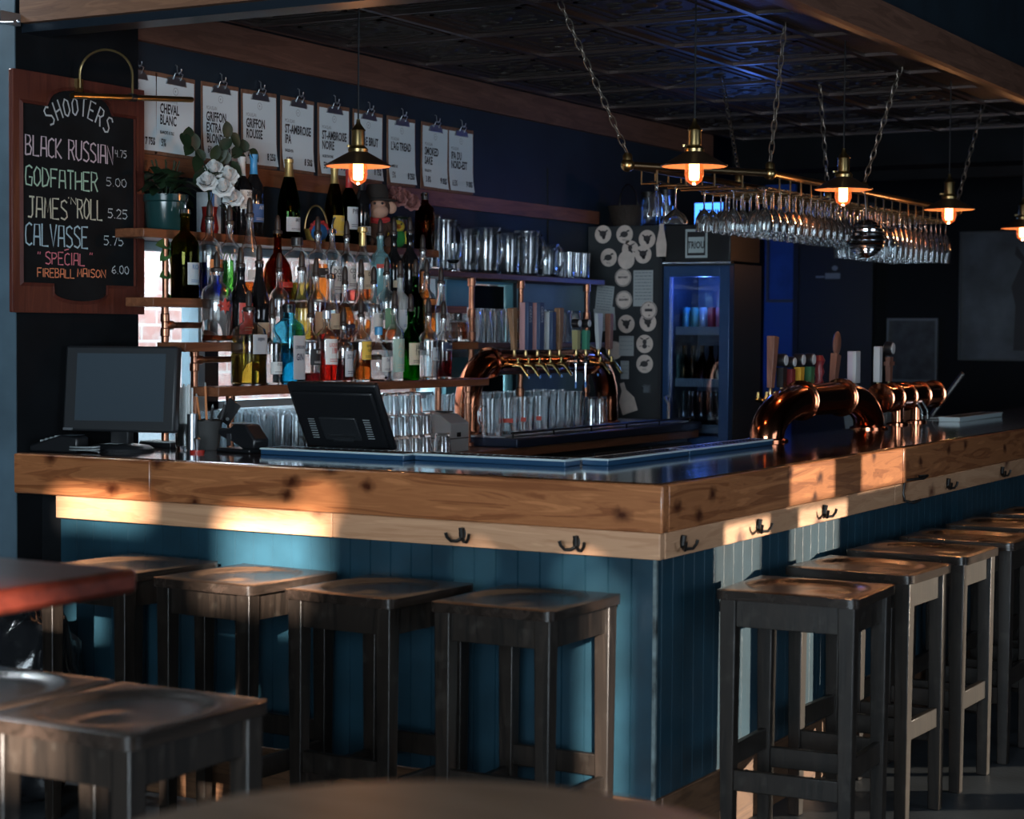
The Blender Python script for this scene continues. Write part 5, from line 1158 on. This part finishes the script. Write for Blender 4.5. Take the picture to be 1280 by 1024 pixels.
# brass picture light over the sign
struct('trim_14', MB().box(XW+.0005, .62, 2.045, XW+.016, 4.3, 2.112), SHELFW)
pc = thing('picture_light', 'brass picture light on a curved arm above the chalkboard', 'lamp', (XS, 0, 0))
MB().tube([(.16, .067, 2.243), (.16, .683, 2.296)], .010, 14).build('lamp_tube', BRASS, pc)
MB().tube([(.010, .270, 2.30), (.010, .270, 2.345)] + [(.010+.150*(1-math.cos(R_(a)))/2, .318-.048*math.cos(R_(a)), 2.345+.085*math.sin(R_(a))) for a in range(10, 171, 10)] + [(.16, .366, 2.34), (.16, .366, 2.275)], .0045, 8).build('arm', BRASS, pc)
MB().lathe([(.014, -.012), (.014, .012)], 14, M=Matrix.Translation((.16, .366, 2.269)) @ Matrix.Rotation(R_(90), 4, 'X')).build('clamp', BLKPL, pc)
MB().box(-.0, .255, 2.285, .012, .285, 2.33).build('bracket', BRASS, pc)

# ================================================================== COOLER, COASTERS, FRIDGE
ck = thing('cooler_cabinet', 'tall black cabinet covered in round beer coasters and papers', 'cabinet', (0, 0, 0))
MB().box(-2.388, 4.20, 0, -1.975, 4.95, 2.03).build('body', mat('black_cabinet_panel', (.022, .026, .03), .5, vary=.2), ck, bevel=.004)
MB().box(-1.974, 4.185, 0, -1.955, 4.95, 1.86).build('edge_strip', DGPL, ck)
CO = mat('coaster_board', (.60, .51, .46), .8, vary=.12, vscale=20); COI = mat('coaster_print', (.045, .042, .045), .8)
def coaster(px, py, lab, mark=0, yoff=0.0, r=.047, col=CO):
    p = on(1, 4.20-yoff, px, py); t = thing('coaster', lab, 'coaster', (p.x, 4.20-yoff, p.z), 0, 'round beer coasters on the black cabinet')
    mb = MB(); M = Matrix.Rotation(R_(90), 4, 'X')
    mb.lathe([(0, .0005), (r, .0005), (r, .0025), (0, .0025)], 28, M=M)
    def pl2(poly, mi=1): mb.add([(a, -.0031, b) for a, b in poly], [tuple(range(len(poly)))], mi)
    for k in range(28):
        a, b = 2*math.pi*k/28, 2*math.pi*(k+1)/28
        if mark in (2, 3): mb.add([(q*math.cos(c), -.0029, q*math.sin(c)) for c, q in ((a, r*.94), (b, r*.94), (b, r*.88), (a, r*.88))], [(0, 1, 2, 3)], 1)
    ell = lambda cx, cz, a, b, n=14: [(cx+a*math.cos(2*math.pi*i/n), cz+b*math.sin(2*math.pi*i/n)) for i in range(n)]
    if mark == 0: pl2(ell(0, .002, .020, .017)); pl2([(-.018, .008), (-.030, .022), (-.022, .024), (-.008, .014)]); pl2([(.018, .008), (.030, .020), (.022, .024), (.008, .014)]); pl2(ell(.004, -.016, .010, .010))
    if mark == 1: pl2(ell(-.002, .0, .022, .016)); pl2([(.012, .010), (.030, .016), (.024, .024), (.010, .018)]); pl2([(-.020, .0), (-.032, -.014), (-.018, -.012)]); mb.text('BULL', .012, (0, -.0033, -.032), (1, 0, 0), (0, 0, 1), 1, .9, 'CENTER')
    if mark == 2: mb.text('BREWERY', .014, (0, -.0033, -.004), (1, 0, 0), (0, 0, 1), 1, .9, 'CENTER', bold=.0006); mb.text('beer', .009, (0, -.0033, .014), (1, 0, 0), (0, 0, 1), 1, .9, 'CENTER')
    if mark == 3: pl2([(-.022, -.006), (.022, -.006), (.022, .008), (-.022, .008)]); pl2(ell(0, .026, .004, .004)); pl2(ell(.004, -.026, .004, .004))
    if mark == 4: pl2(ell(0, -.012, .014, .012)); pl2(ell(0, .010, .012, .014)); [pl2([(s*.010, .02), (s*.028, .03), (s*.026, .034), (s*.006, .026)]) for s in (-1, 1)]; [pl2([(s*.012, -.01), (s*.03, -.016), (s*.028, -.01)]) for s in (-1, 1)]
    mb.build('card', [col, COI], t, smooth=False)
COA = [(754, 293, 'round coaster with a dark head, first of the top row on the black cabinet', 0, 0), (781, 293, 'round coaster with a leaping dark animal, middle of the top row', 1, 0), (809, 299, 'pinkish round coaster with a dark head, last of the top row', 0, 0), (788, 312, 'brownish coaster half covered by its neighbours in the second row', 4, .0),
       (761, 322, 'round coaster with a dark bird, first of the second row', 1, 0), (783, 325, 'plain tan coaster with a pale stripe, middle of the second row', 9, .004), (804, 318, 'round coaster with a dark crest, last of the second row', 0, .004),
       (779, 347, 'pale coaster with faint lettering below the plain tan one', 2, 0), (780, 375, 'pale coaster with faint lettering beside the pinned paper sheet', 2, 0), (783, 405, 'round coaster with a dark helmet-like head left of the overlapped pair', 0, 0),
       (810, 403, 'coaster half covered by the ringed white coaster', 0, 0), (811, 388, 'white coaster with a black ring and bar, overlapping another coaster', 3, .006), (806, 430, 'round coaster showing an antlered dark figure', 4, 0), (806, 455, 'round coaster with a dark head and lettering, lowest of its column', 1, 0), (768, 438, 'coaster half hidden behind the copper tap pipe', 9, 0)]
for px, py, lab, mk_, yo in COA: coaster(px, py, lab, mk_, yo)
coaster(742, 515, 'white coaster with a dark square leaning on the drainboard by the copper pipe', 3, .11, .042, WHITE)
def sheet(px0, py0, px1, py1, lab, y=4.198, rot=0, ink=True, name='paper_note', col=None, lines=9):
    a, b = on(1, y, px0, py0), on(1, y, px1, py1); w_, h_ = b.x-a.x, a.z-b.z
    t = thing(name, lab, 'paper', ((a.x+b.x)/2, y, (a.z+b.z)/2)); t.rotation_euler = (0, rot, 0)
    mb = MB(); mb.box(-w_/2, -.001, -h_/2, w_/2, 0, h_/2); rn_ = random.Random(int(px0))
    if ink:
        for k in range(lines):
            z = h_*.42 - h_*.82*k/lines; x = -w_*.42
            while x < w_*.38:
                l = rn_.uniform(.05, .2)*w_; mb.add([(x, -.0013, z), (min(x+l, w_*.42), -.0013, z), (min(x+l, w_*.42), -.0013, z+h_*.022), (x, -.0013, z+h_*.022)], [(0, 1, 2, 3)], 1); x += l+.04*w_
    mb.build('sheet', [col or WHITE, GREYINK], t, smooth=False)
NOTE = mat('grey_note_paper', (.36, .39, .40), .8)
sheet(792, 338, 816, 383, 'printed paper sheet pinned among the coasters', col=NOTE)
sheet(745, 357, 766, 395, 'tilted pinned paper note left of the coaster column', rot=R_(6), col=NOTE)
sheet(743, 385, 769, 414, 'paper note below the tilted note behind the tap handles', y=4.1985, rot=R_(-5), col=NOTE)
sheet(774, 420, 792, 445, 'small card with a printed emblem beside the copper tap pipe', col=NOTE, lines=4)
sheet(776, 451, 786, 474, 'narrow paper slip below the emblem card', col=NOTE, lines=4)
sheet(704, 364, 733, 383, 'paper note on the grey-blue wall beside the copper post', y=4.196, col=NOTE, lines=4)
bc = thing('bottle_cutout', 'pale bottle-shaped card hanging at the cabinet\'s upper edge', 'card', on(1, 4.197, 827, 300)); s_ = .0034
MB().prism([(-.026, -.085), (.026, -.085), (.030, -.02), (.013, .05), (.012, .082), (-.012, .082), (-.013, .05), (-.030, -.02)], (0, 0, 0), (1, 0, 0), (0, 0, 1), (0, -1, 0), .003).build('card', [CO], bc)
bp_ = thing('bottle_cutout', 'pale bottle-shaped card low on the cabinet behind the copper tap pipe', 'card', on(1, 4.197, 784, 502)); bp_.rotation_euler = (0, R_(-18), 0)
MB().prism([(-.045, -.06), (.045, -.06), (.045, .01), (.013, .06), (.012, .10), (-.012, .10), (-.013, .06), (-.045, .01)], (0, 0, 0), (1, 0, 0), (0, 0, 1), (0, -1, 0), .003).build('card', [CO], bp_)
op_ = MB().box(-.016, -.012, -.02, .016, 0, .02).tube([(-.012, -.014, .01), (-.012, -.03, .014), (.012, -.03, .014), (.012, -.014, .01)], .003, 6)
tag(op_.build('bottle_opener', STEEL, loc=on(1, 4.199, 809, 486)), 'small steel wall bottle opener below the lowest coaster', 'bottle opener')
# glass-door fridge
fx0, fx1, fyf = -1.953, -1.588, 4.20
fg = thing('glass_door_fridge', 'black glass-door drinks fridge lit blue inside', 'fridge', (0, 0, 0))
FB = mat('fridge_black', (.018, .022, .03), .4); FI = mat('fridge_lining', (.05, .07, .10), .5)
cab = MB(); cab.box(fx0, fyf+.06, .25, fx0+.03, 4.62, 1.83).box(fx1-.03, fyf+.06, .25, fx1, 4.62, 1.83).box(fx0+.03, 4.59, .25, fx1-.03, 4.62, 1.83).box(fx0+.03, fyf+.06, 1.78, fx1-.03, 4.59, 1.83).box(fx0+.03, fyf+.06, .25, fx1-.03, 4.59, .90)
cab.build('cabinet', FB, fg)
MB().box(fx0+.031, 4.57, .9, fx1-.031, 4.589, 1.78).build('lining', FI, fg)
BLF = mat('blue_lit_door_frame', (.02, .06, .16), .3, metal=.3)  # blue light falling on the door frame is put into its colour
dr = MB(); dr.box(fx0, fyf, .90, fx0+.035, fyf+.055, 1.82).box(fx1-.055, fyf, .90, fx1, fyf+.055, 1.82).box(fx0+.035, fyf, 1.765, fx1-.055, fyf+.055, 1.82).box(fx0+.035, fyf, .90, fx1-.055, fyf+.055, .955)
door = dr.build('door', BLF, fg, bevel=.003)
MB().box(fx0+.036, fyf+.02, .956, fx1-.056, fyf+.026, 1.764).build('door_glass', glass('fridge_glass', (.72, .80, .90), 0, .5), door)
MB().tube([(fx0+.03, fyf, 1.155), (fx0+.03, fyf-.03, 1.15), (fx0+.05, fyf-.035, 1.12), (fx0+.052, fyf-.035, .95)], .008, 8).build('door_handle', STEEL, door)
MB().box(fx0, fyf-.01, 1.831, fx1+.01, fyf+.03, 1.838).build('trim_strip', CHROME, fg)
for z in (1.50, 1.235, 1.0):
    MB().box(fx0+.032, fyf+.10, z-.008, fx1-.032, 4.56, z).build('rack_shelf', STEEL, fg); MB().box(fx0+.032, fyf+.085, z-.03, fx1-.032, fyf+.10, z+.012).build('price_rail', GREYPL, fg)
blue = (.10, .25, 1)
point('fridge_lamp', (-1.77, 4.30, 1.72), 5.0, blue, .03)
for i, (nm, c) in enumerate((('teal', (.08, .32, .36)), ('green', (.10, .30, .22)), ('white', (.45, .5, .5)), ('red', (.42, .04, .05)), ('pink', (.45, .12, .14)), ('pale', (.3, .42, .38)))):
    y = 4.345; t = thing('drink_can', f'{nm} drink can on the upper fridge shelf', 'can', (fx0+.065+.047*i, y, 1.5005), 0, 'cans in the glass-door fridge')
    MB().lathe([(.018, 0), (.0215, .006), (.0215, .098), (.018, .108), (.018, .111), (0, .110)], 16).build('can_body', mat('can_'+nm, c, .3, metal=.4), t)
sm = MB().lathe([(0, 0), (.022, 0), (.023, .004), (.023, .09), (.012, .13), (.0105, .17), (.0125, .172), (.0125, .18), (0, .18)], 14)
row(sm, 'beer_bottle', 'dark beer bottle on the middle fridge shelf', 'bottle', 'beer bottles on the middle fridge shelf', [(fx0+.06+.05*i, 4.335, 1.2355) for i in range(6)], GL['brown'])
row(sm, 'beer_bottle', 'dark bottle on the lowest visible fridge shelf', 'bottle', 'bottles on the lowest fridge shelf', [(fx0+.06+.05*i, y, 1.0005) for i in range(6) for y in (4.335, 4.40)], GL['black'])
bx = thing('speaker_box', 'black box with a framed sticker on top of the fridge', 'box', (-1.79, 4.40, 1.840))
MB().box(-.160, -.19, 0, .20, .20, .19).build('box_body', BLKPL, bx, bevel=.005)
sk = MB(); sk.box(-.045, -.1945, .02, .075, -.191, .165).box(-.035, -.1955, .032, .065, -.1945, .152, 1); sk.box(-.028, -.1962, .045, .058, -.1955, .125, 0); sk.text('TRIOU', .05, (.015, -.197, .068), (1, 0, 0), (0, 0, 1), 1, .62, 'CENTER', bold=.0012)
sk.build('sticker', [mat('pale_sticker', (.42, .50, .52), .6), INK], bx, smooth=False)
ns = thing('lit_sign', 'small glowing blue sign with dark letters above the fridge', 'sign', on(1, 4.62, 886, 268))
MB().box(-.085, .0, -.075, .085, .03, .065).build('housing', BLKPL, ns)
sgn = MB(); sgn.box(-.08, -.003, -.07, .08, 0, .06, 0); sgn.text('RTUN', .085, (-.055, -.0045, -.035), (1, 0, 0), (0, 0, 1), 1, .62, 'LEFT', bold=.002)
sgn.build('lit_face', [mat('blue_light_face', (.05, .2, .7), .5, emit=(.05, .24, 1), es=3.0), mat('dark_blue_letters', (.01, .02, .08), .6)], ns, smooth=False)
MB().box(-.07, .005, -.128, .07, .03, -.075).build('stand', BLKPL, ns)
point('blue_sign_glow', (-1.55, 4.35, 2.28), 2.0, blue, .05)
# dim jugs and a basket on the cabinet top
bs = thing('wicker_basket', 'dark basket with an arched handle on the black cabinet', 'basket', on(0, -2.25, 748, 283) * 1.0)
bs.location = (-2.26, 4.42, 2.03)
MB().lathe([(0, 0), (.08, 0), (.11, .11), (.115, .115), (.10, .113), (0, .02)], 22).build('bowl', mat('dark_wicker', (.03, .02, .015), .7, bump=.6, bscale=90), bs)
MB().tube([(0, .108*math.cos(R_(a)), .11+.12*math.sin(R_(a))) for a in range(0, 181, 12)], .005, 8).build('handle', IRON, bs)
for x, lab, rr, hh in ((-2.115, 'dim round glass jar with a lid on the black cabinet top', .045, .15), (-2.018, 'dim ribbed glass jar beside the round jar on the cabinet top', .040, .16)):
    t = thing('glass_jar', lab, 'jar', (x, 4.36, 2.03)); MB().lathe(shell([(rr*.8, 0), (rr, .02), (rr, hh*.7), (rr*.8, hh*.95), (rr*.8, hh)]), 18).build('glass_body', GLASS, t)
    MB().lathe([(rr*.84, 0), (rr*.84, .03), (0, .032)], 18, (0, 0, hh+.0005)).build('lid', IRON, t)

# ================================================================== THINGS ON THE BAR
ZB = 1.0702
# flat till monitor
tm = thing('till_monitor', 'flat black till monitor on a round foot at the left end of the bar', 'monitor', (-2.13, .262, ZB), R_(15))
MB().lathe([(0, 0), (.115, 0), (.118, .008), (.10, .018), (.05, .024), (0, .026)], 32, M=Matrix.Scale(.8, 4, (0, 1, 0))).build('base', DGPL, tm)
MB().box(-.035, -.01, .02, .035, .03, .14).build('neck', BLKPL, tm, bevel=.006)
hs = MB(); hs.box(-.205, -.03, .062, .205, .012, .352); hs.box(-.15, .012, .09, .15, .05, .32)
T = Matrix.Rotation(R_(-6), 4, 'X')
hs.v = [tuple(T @ Vector(p)) for p in hs.v]; hs.build('housing', DGPL, tm, bevel=.008)
s_ = MB(); s_.box(-.160, -.0316, .098, .165, -.0301, .326); s_.v = [tuple(T @ Vector(p)) for p in s_.v]; s_.build('screen', SCREEN, tm)
s_ = MB(); s_.box(-.20, -.034, .064, -.165, -.030, .072); s_.v = [tuple(T @ Vector(p)) for p in s_.v]; s_.build('badge', STEEL, tm)
MB().box(-.02, -.085, .0265, .03, -.04, .0275).build('sticker', NOTE, tm)
# card terminal, cable, receipt loop
ct_ = thing('card_terminal', 'black card payment terminal lying behind the left end of the bar edge', 'card reader', (-2.255, .10, ZB), R_(12))
b = MB(); b.prism([(-.09, 0), (.09, 0), (.09, .05), (.03, .058), (-.07, .028), (-.09, .022)], (0, .038, 0), (1, 0, 0), (0, 0, 1), (0, -1, 0), .076); b.build('body', BLKPL, ct_, bevel=.006)
MB().box(.02, -.028, .0560, .08, .028, .0572).build('screen', SCREEN, ct_)
k = MB()
for i in range(4):
    for j in range(3): k.box(-.055+.018*i, -.028+.02*j, .033+.005*i, -.043+.018*i, -.014+.02*j, .040+.005*i)
k.build('keys', GREYPL, ct_)
tag(MB().tube([(-2.13+.06*math.cos(a), .085+.026*math.sin(a), ZB+.005+.0045*(i/8)) for i, a in enumerate([i*.4 for i in range(34)])], .003, 6).build('cable', GREYPL), 'coil of pale grey cable on the bar left of the monitor foot', 'cable')
nb = thing('notepad', 'dark pad with a pale edge lying behind the till monitor foot', 'pad', (-2.12, .50, ZB), R_(0))
MB().box(-.09, -.05, 0, .05, .05, .018).build('cover', BLKPL, nb, bevel=.002); MB().box(-.088, -.048, .0181, .048, .048, .022).build('pages', NOTE, nb)
# straw jar and steel tube
sj = thing('straw_jar', 'tall jar packed with white straws beside the till monitor', 'straw jar', (-1.995, .44, ZB))
MB().lathe(shell([(.034, 0), (.036, .004), (.036, .085), (.037, .09)]), 20).build('jar', GLASS, sj)
sw = MB(); rn = random.Random(4)
for k in range(30):
    a = rn.uniform(0, 6.28); r_ = .029*math.sqrt(rn.random()); sw.tube([(r_*math.cos(a), r_*math.sin(a), .013), (r_*1.05*math.cos(a), r_*1.05*math.sin(a), .215+rn.uniform(-.01, .01))], .0035, 6)
sw.build('straws', mat('white_straw', (.75, .8, .8), .5), sj)
tag(MB().lathe([(0, 0), (.018, 0), (.018, .125), (.016, .125), (.016, .01), (0, .01)], 16).build('steel_tube', STEEL, loc=(-1.93, .395, ZB)), 'slim brushed steel tube standing right of the white straw jar', 'tube')
# pen pot
pp_ = thing('pen_pot', 'black wire-mesh pen pot holding orange pencils', 'pen pot', (-1.905, .45, ZB))
MB().lathe([(0, 0), (.036, 0), (.047, .098), (.049, .102), (.045, .102), (.035, .004), (0, .004)], 22).build('mesh_cup', glass('black_wire_mesh', (.28, .28, .28), .25, .15, .4), pp_)
MB().tube([(.048*math.cos(i*.4488), .048*math.sin(i*.4488), .102) for i in range(14)], .003, 6, closed=True).build('rim', IRON, pp_)
PEN = mat('orange_pencil', (.55, .18, .05), .45)
for (a, b, c, d, L), mm_, lab in (((-.02, .0, -.06, .01, .185), PEN, 'orange pencil leaning left in the pen pot'), ((.005, -.01, -.01, -.005, .225), PEN, 'orange pencil standing upright in the pen pot'), ((.015, .01, .05, .03, .16), BLKPL, 'black pen leaning right in the pen pot'), ((.01, -.015, .035, -.02, .15), BLKPL, 'dark pen standing at the right of the pen pot')):
    pn = thing('pencil' if mm_ is PEN else 'pen', lab, 'pencil' if mm_ is PEN else 'pen', (-1.905+a, .45+b, ZB+.006))
    d_ = Vector((c-a, d-b, L)); MB().tube([(0, 0, 0), d_*.94], .0042, 8).build('barrel', mm_, pn)
    MB().tube([d_*.94, d_], [.0044, .002], 8).build('tip', GREYPL, pn)
ft = thing('luggage_tag', 'black tilted card tag with a small hole, standing behind the pen pot', 'tag', (-1.905, .56, ZB+.13), 0)
ft.rotation_euler = (0, R_(35), R_(15)); MB().box(-.026, -.003, -.04, .026, .003, .045).build('card', BLKPL, ft, bevel=.004); MB().cyl((0, 0, 0), .006, .002, 12).build('grommet', STEEL, ft, loc=(.012, -.004, -.02), rot=(R_(90), 0, 0))
ft.location.z = ZB+.125; MB().cyl((0, 0, -.13), .004, .13, 8).build('stand', IRON, ft)
# staple punch and red-topped stamp
sp_ = thing('hole_punch', 'bulky black hole punch on the bar right of the pen pot', 'hole punch', (-1.742, .43, ZB), R_(-8))
MB().box(-.085, -.045, 0, .075, .045, .014).build('base', BLKPL, sp_, bevel=.005)
b = MB(); b.prism([(-.085, .055), (-.02, .035), (.03, .014), (.085, .014), (.09, .045), (.06, .075), (.045, .094), (-.01, .096), (-.03, .082), (-.085, .078)], (0, .035, 0), (1, 0, 0), (0, 0, 1), (0, -1, 0), .07); b.build('body', BLKPL, sp_, bevel=.007)
MB().box(-.04, -.0375, .022, -.022, -.036, .062).build('steel_plate', STEEL, sp_); MB().box(-.025, -.03, .0965, .03, .02, .100).build('paper_slot', GREYPL, sp_)
rs = thing('ink_stamp', 'small hand stamp on a round red base beside the pen pot', 'stamp', (-1.845, .315, ZB))
MB().lathe([(0, 0), (.024, 0), (.024, .009), (0, .010)], 20).build('base', mat('red_plastic', (.45, .03, .02), .4), rs); MB().lathe([(.006, .01), (.009, .03), (.012, .045), (0, .056)], 14).build('knob', STEEL, rs)
# tilted till screen seen from behind
tt = thing('till_screen', 'black till screen seen from behind, tilted toward the bar edge', 'monitor', (-1.475, .66, ZB), R_(6))
T = Matrix.Translation((0, .04, .018)) @ Matrix.Rotation(R_(33), 4, 'X')
hs = MB(); hs.box(-.170, -.024, 0, .170, .0, .268); hs.box(-.155, -.040, .018, .155, -.024, .245)
hs.v = [tuple(T @ Vector(p)) for p in hs.v]; hs.build('housing', BLKPL, tt, bevel=.010)
q = MB(); q.box(-.07, -.050, .055, .07, -.0402, .15); q.v = [tuple(T @ Vector(p)) for p in q.v]; q.build('stand_plate', DGPL, tt, bevel=.006)
vt = MB()
for s in (-1, 1):
    for k in range(9): vt.box(s*.105-.012, -.0415, .06+.0095*k, s*.105+.012, -.0401, .063+.0095*k)
vt.v = [tuple(T @ Vector(p)) for p in vt.v]; vt.build('vent_slots', GREYPL, tt)
q = MB(); q.box(-.05, -.054, .075, .05, -.0502, .082).box(-.035, -.054, .055, .04, -.0502, .061); q.v = [tuple(T @ Vector(p)) for p in q.v]; q.build('hinge_bar', STEEL, tt)
q = MB(); q.box(-.157, .0002, .015, .157, .002, .252); q.v = [tuple(T @ Vector(p)) for p in q.v]; q.build('screen', SCREEN, tt)
MB().box(-.09, -.07, 0, .09, .10, .018).build('foot', BLKPL, tt, bevel=.006)
# receipt printer
pr_ = thing('receipt_printer', 'grey wedge-shaped receipt printer on the back bar counter', 'printer', (-1.855, 1.91, .9955), R_(0))
b = MB(); b.prism([(-.075, 0), (.075, 0), (.075, .115), (.02, .150), (-.075, .162)], (0, -.075, 0), (1, 0, 0), (0, 0, 1), (0, 1, 0), .14)
b.build('housing', GREYPL, pr_, bevel=.004, smooth=False)
MB().box(-.0755, -.0765, .052, .0765, .066, .056).build('cover_seam', DGPL, pr_)
MB().box(.0752, -.03, .06, .0765, 0, .078).build('button', BLKPL, pr_)
MB().box(-.05, .0, .1555, .01, .05, .1605).build('paper_slot', DGPL, pr_)
# leaning tablet screen far down the bar
tb_ = thing('tablet_stand', 'dark tablet leaning on its stand beyond the copper towers', 'tablet', (-.64, 4.44, ZB), R_(17))
T = Matrix.Rotation(R_(35), 4, 'Y'); q = MB(); q.box(-.010, -.10, .0, .010, .10, .26); q.v = [tuple(T @ Vector(p) + Vector((.02, 0, .012))) for p in q.v]; q.build('housing', DGPL, tb_, bevel=.006)
MB().box(-.08, -.07, 0, .08, .07, .012).build('foot', BLKPL, tb_, bevel=.004)

# ================================================================== FAR ROOM BEYOND THE BAR
YF = 8.296
def fpt(px, py, y=YF): return on(1, y, px, py)
blu = mat('blue_lit_wall', (.02, .09, .34), .6)  # wall strip under blue lamplight, the blue also put into its colour
point('assumed_blue_room_lamp', (-3.75, 6.9, 1.7), 9, blue, .05)  # unseen lamp, assumed from the blue light on the wall strip
a, b_ = fpt(958, 300), fpt(993, 520); struct('trim_11', MB().box(a.x, YF-.03, .0, b_.x, YF, 2.6), blu)
a, b_ = fpt(999, 296), fpt(1076, 600); struct('door_1', MB().box(a.x+.02, YF-.05, 0, b_.x, YF, 2.3), mat('charcoal_door', (.012, .014, .016), .6))
struct('trim_12', MB().box(b_.x, YF-.07, 0, b_.x+.09, YF, 2.4), BLACK)
struct('trim_13', MB().box(a.x-.02, YF-.06, 0, a.x+.02, YF, 2.4), BLACK)
def frame(name, lab, cat, px0, py0, px1, py1, y, fw, fm, im, extra=None):
    a, b = on(1, y, px0, py0), on(1, y, px1, py1); cx, cz, hw, hh = (a.x+b.x)/2, (a.z+b.z)/2, (b.x-a.x)/2, (a.z-b.z)/2
    t = thing(name, lab, cat, (cx, y, cz))
    MB().box(-hw, -.025, -hh, hw, .0, -hh+fw).box(-hw, -.025, hh-fw, hw, 0, hh).box(-hw, -.025, -hh+fw, -hw+fw, 0, hh-fw).box(hw-fw, -.025, -hh+fw, hw, 0, hh-fw).build('frame', fm, t)
    MB().box(-hw+fw, -.012, -hh+fw, hw-fw, -.002, hh-fw).build('picture', im, t)
    if extra: extra(t, hw, hh)
    return t
frame('wall_picture', 'narrow framed panel glowing blue on the far wall above the wooden tap handle', 'picture', 960, 262, 998, 378, YF-.032, .02, mat('dim_bronze_frame', (.08, .07, .06), .5), mat('blue_panel', (.015, .07, .30), .5, vary=.3))
def bull(t, hw, hh):
    mb = MB(); c = (.10, 0)
    pts = [(-.10, -.35), (-.09, -.05), (-.12, .08), (-.07, .20), (-.05, .25), (-.10, .30), (-.09, .36), (-.04, .29), (.04, .30), (.10, .35), (.09, .28), (.06, .23), (.10, .12), (.09, -.05), (.12, -.35)]
    mb.prism([(x+.12, z-.02) for x, z in pts], (0, -.0135, 0), (1, 0, 0), (0, 0, 1), (0, -1, 0), .001)
    mb.build('dark_figure', INK, t)
frame('poster', 'large dim grey poster with a dark horned figure at the right photo edge', 'poster', 1201, 290, 1330, 452, YF-.002, .012, mat('dim_poster_edge', (.04, .045, .05), .6), mat('grey_poster', (.05, .06, .07), .7, vary=.5, vscale=4), bull)
frame('wall_picture', 'dim framed picture low on the far wall right of the copper towers', 'picture', 1110, 398, 1172, 478, YF-.002, .015, mat('dim_steel_frame', (.10, .11, .12), .4), mat('dim_picture', (.022, .025, .028), .5, vary=.7, vscale=12))
p = fpt(1040, 345, YF-.055); t = thing('door_sign', 'small pale sign lettering on the dark door in the far room', 'sign', p)
mb = MB(); mb.box(-.05, -.002, -.02, .06, 0, .02).box(-.12, -.002, -.012, -.055, 0, 0).ball((.02, 0, .055), (.022, .002, .018), 10, 6); mb.build('plate', GREYPL, t)
# low back counter on the far side of the bar well with a crate and a bottle
wc = thing('work_cabinet', 'low dark work cabinet behind the near copper tower', 'cabinet', (-1.3, 5.35, 0))
MB().box(-.36, -.4, 0, .5, .4, .88).build('body', BLKWALL, wc); MB().box(-.38, -.42, .88, .52, .42, .905).build('worktop', MATS['back_bar_wood'], wc)
cr = thing('plastic_crate', 'pale blue-grey plastic tub seen under the copper tower arch', 'tub', (-1.18, 5.18, .9055))
MB().prism([(-.10, 0), (.10, 0), (.125, .16), (-.125, .16)], (0, .09, 0), (1, 0, 0), (0, 0, 1), (0, -1, 0), .18).build('tub', mat('pale_tub_plastic', (.20, .28, .31), .5), cr, bevel=.008)
MB().box(-.135, -.10, .1605, .135, .10, .175).build('lid', MATS['pale_tub_plastic'], cr, bevel=.004)
wb = thing('cutting_board', 'wooden board standing upright right of the pale tub', 'board', (-.955, 5.20, .9055)); MB().box(-.045, -.01, 0, .045, .01, .26).build('board', WDH, wb, bevel=.003)
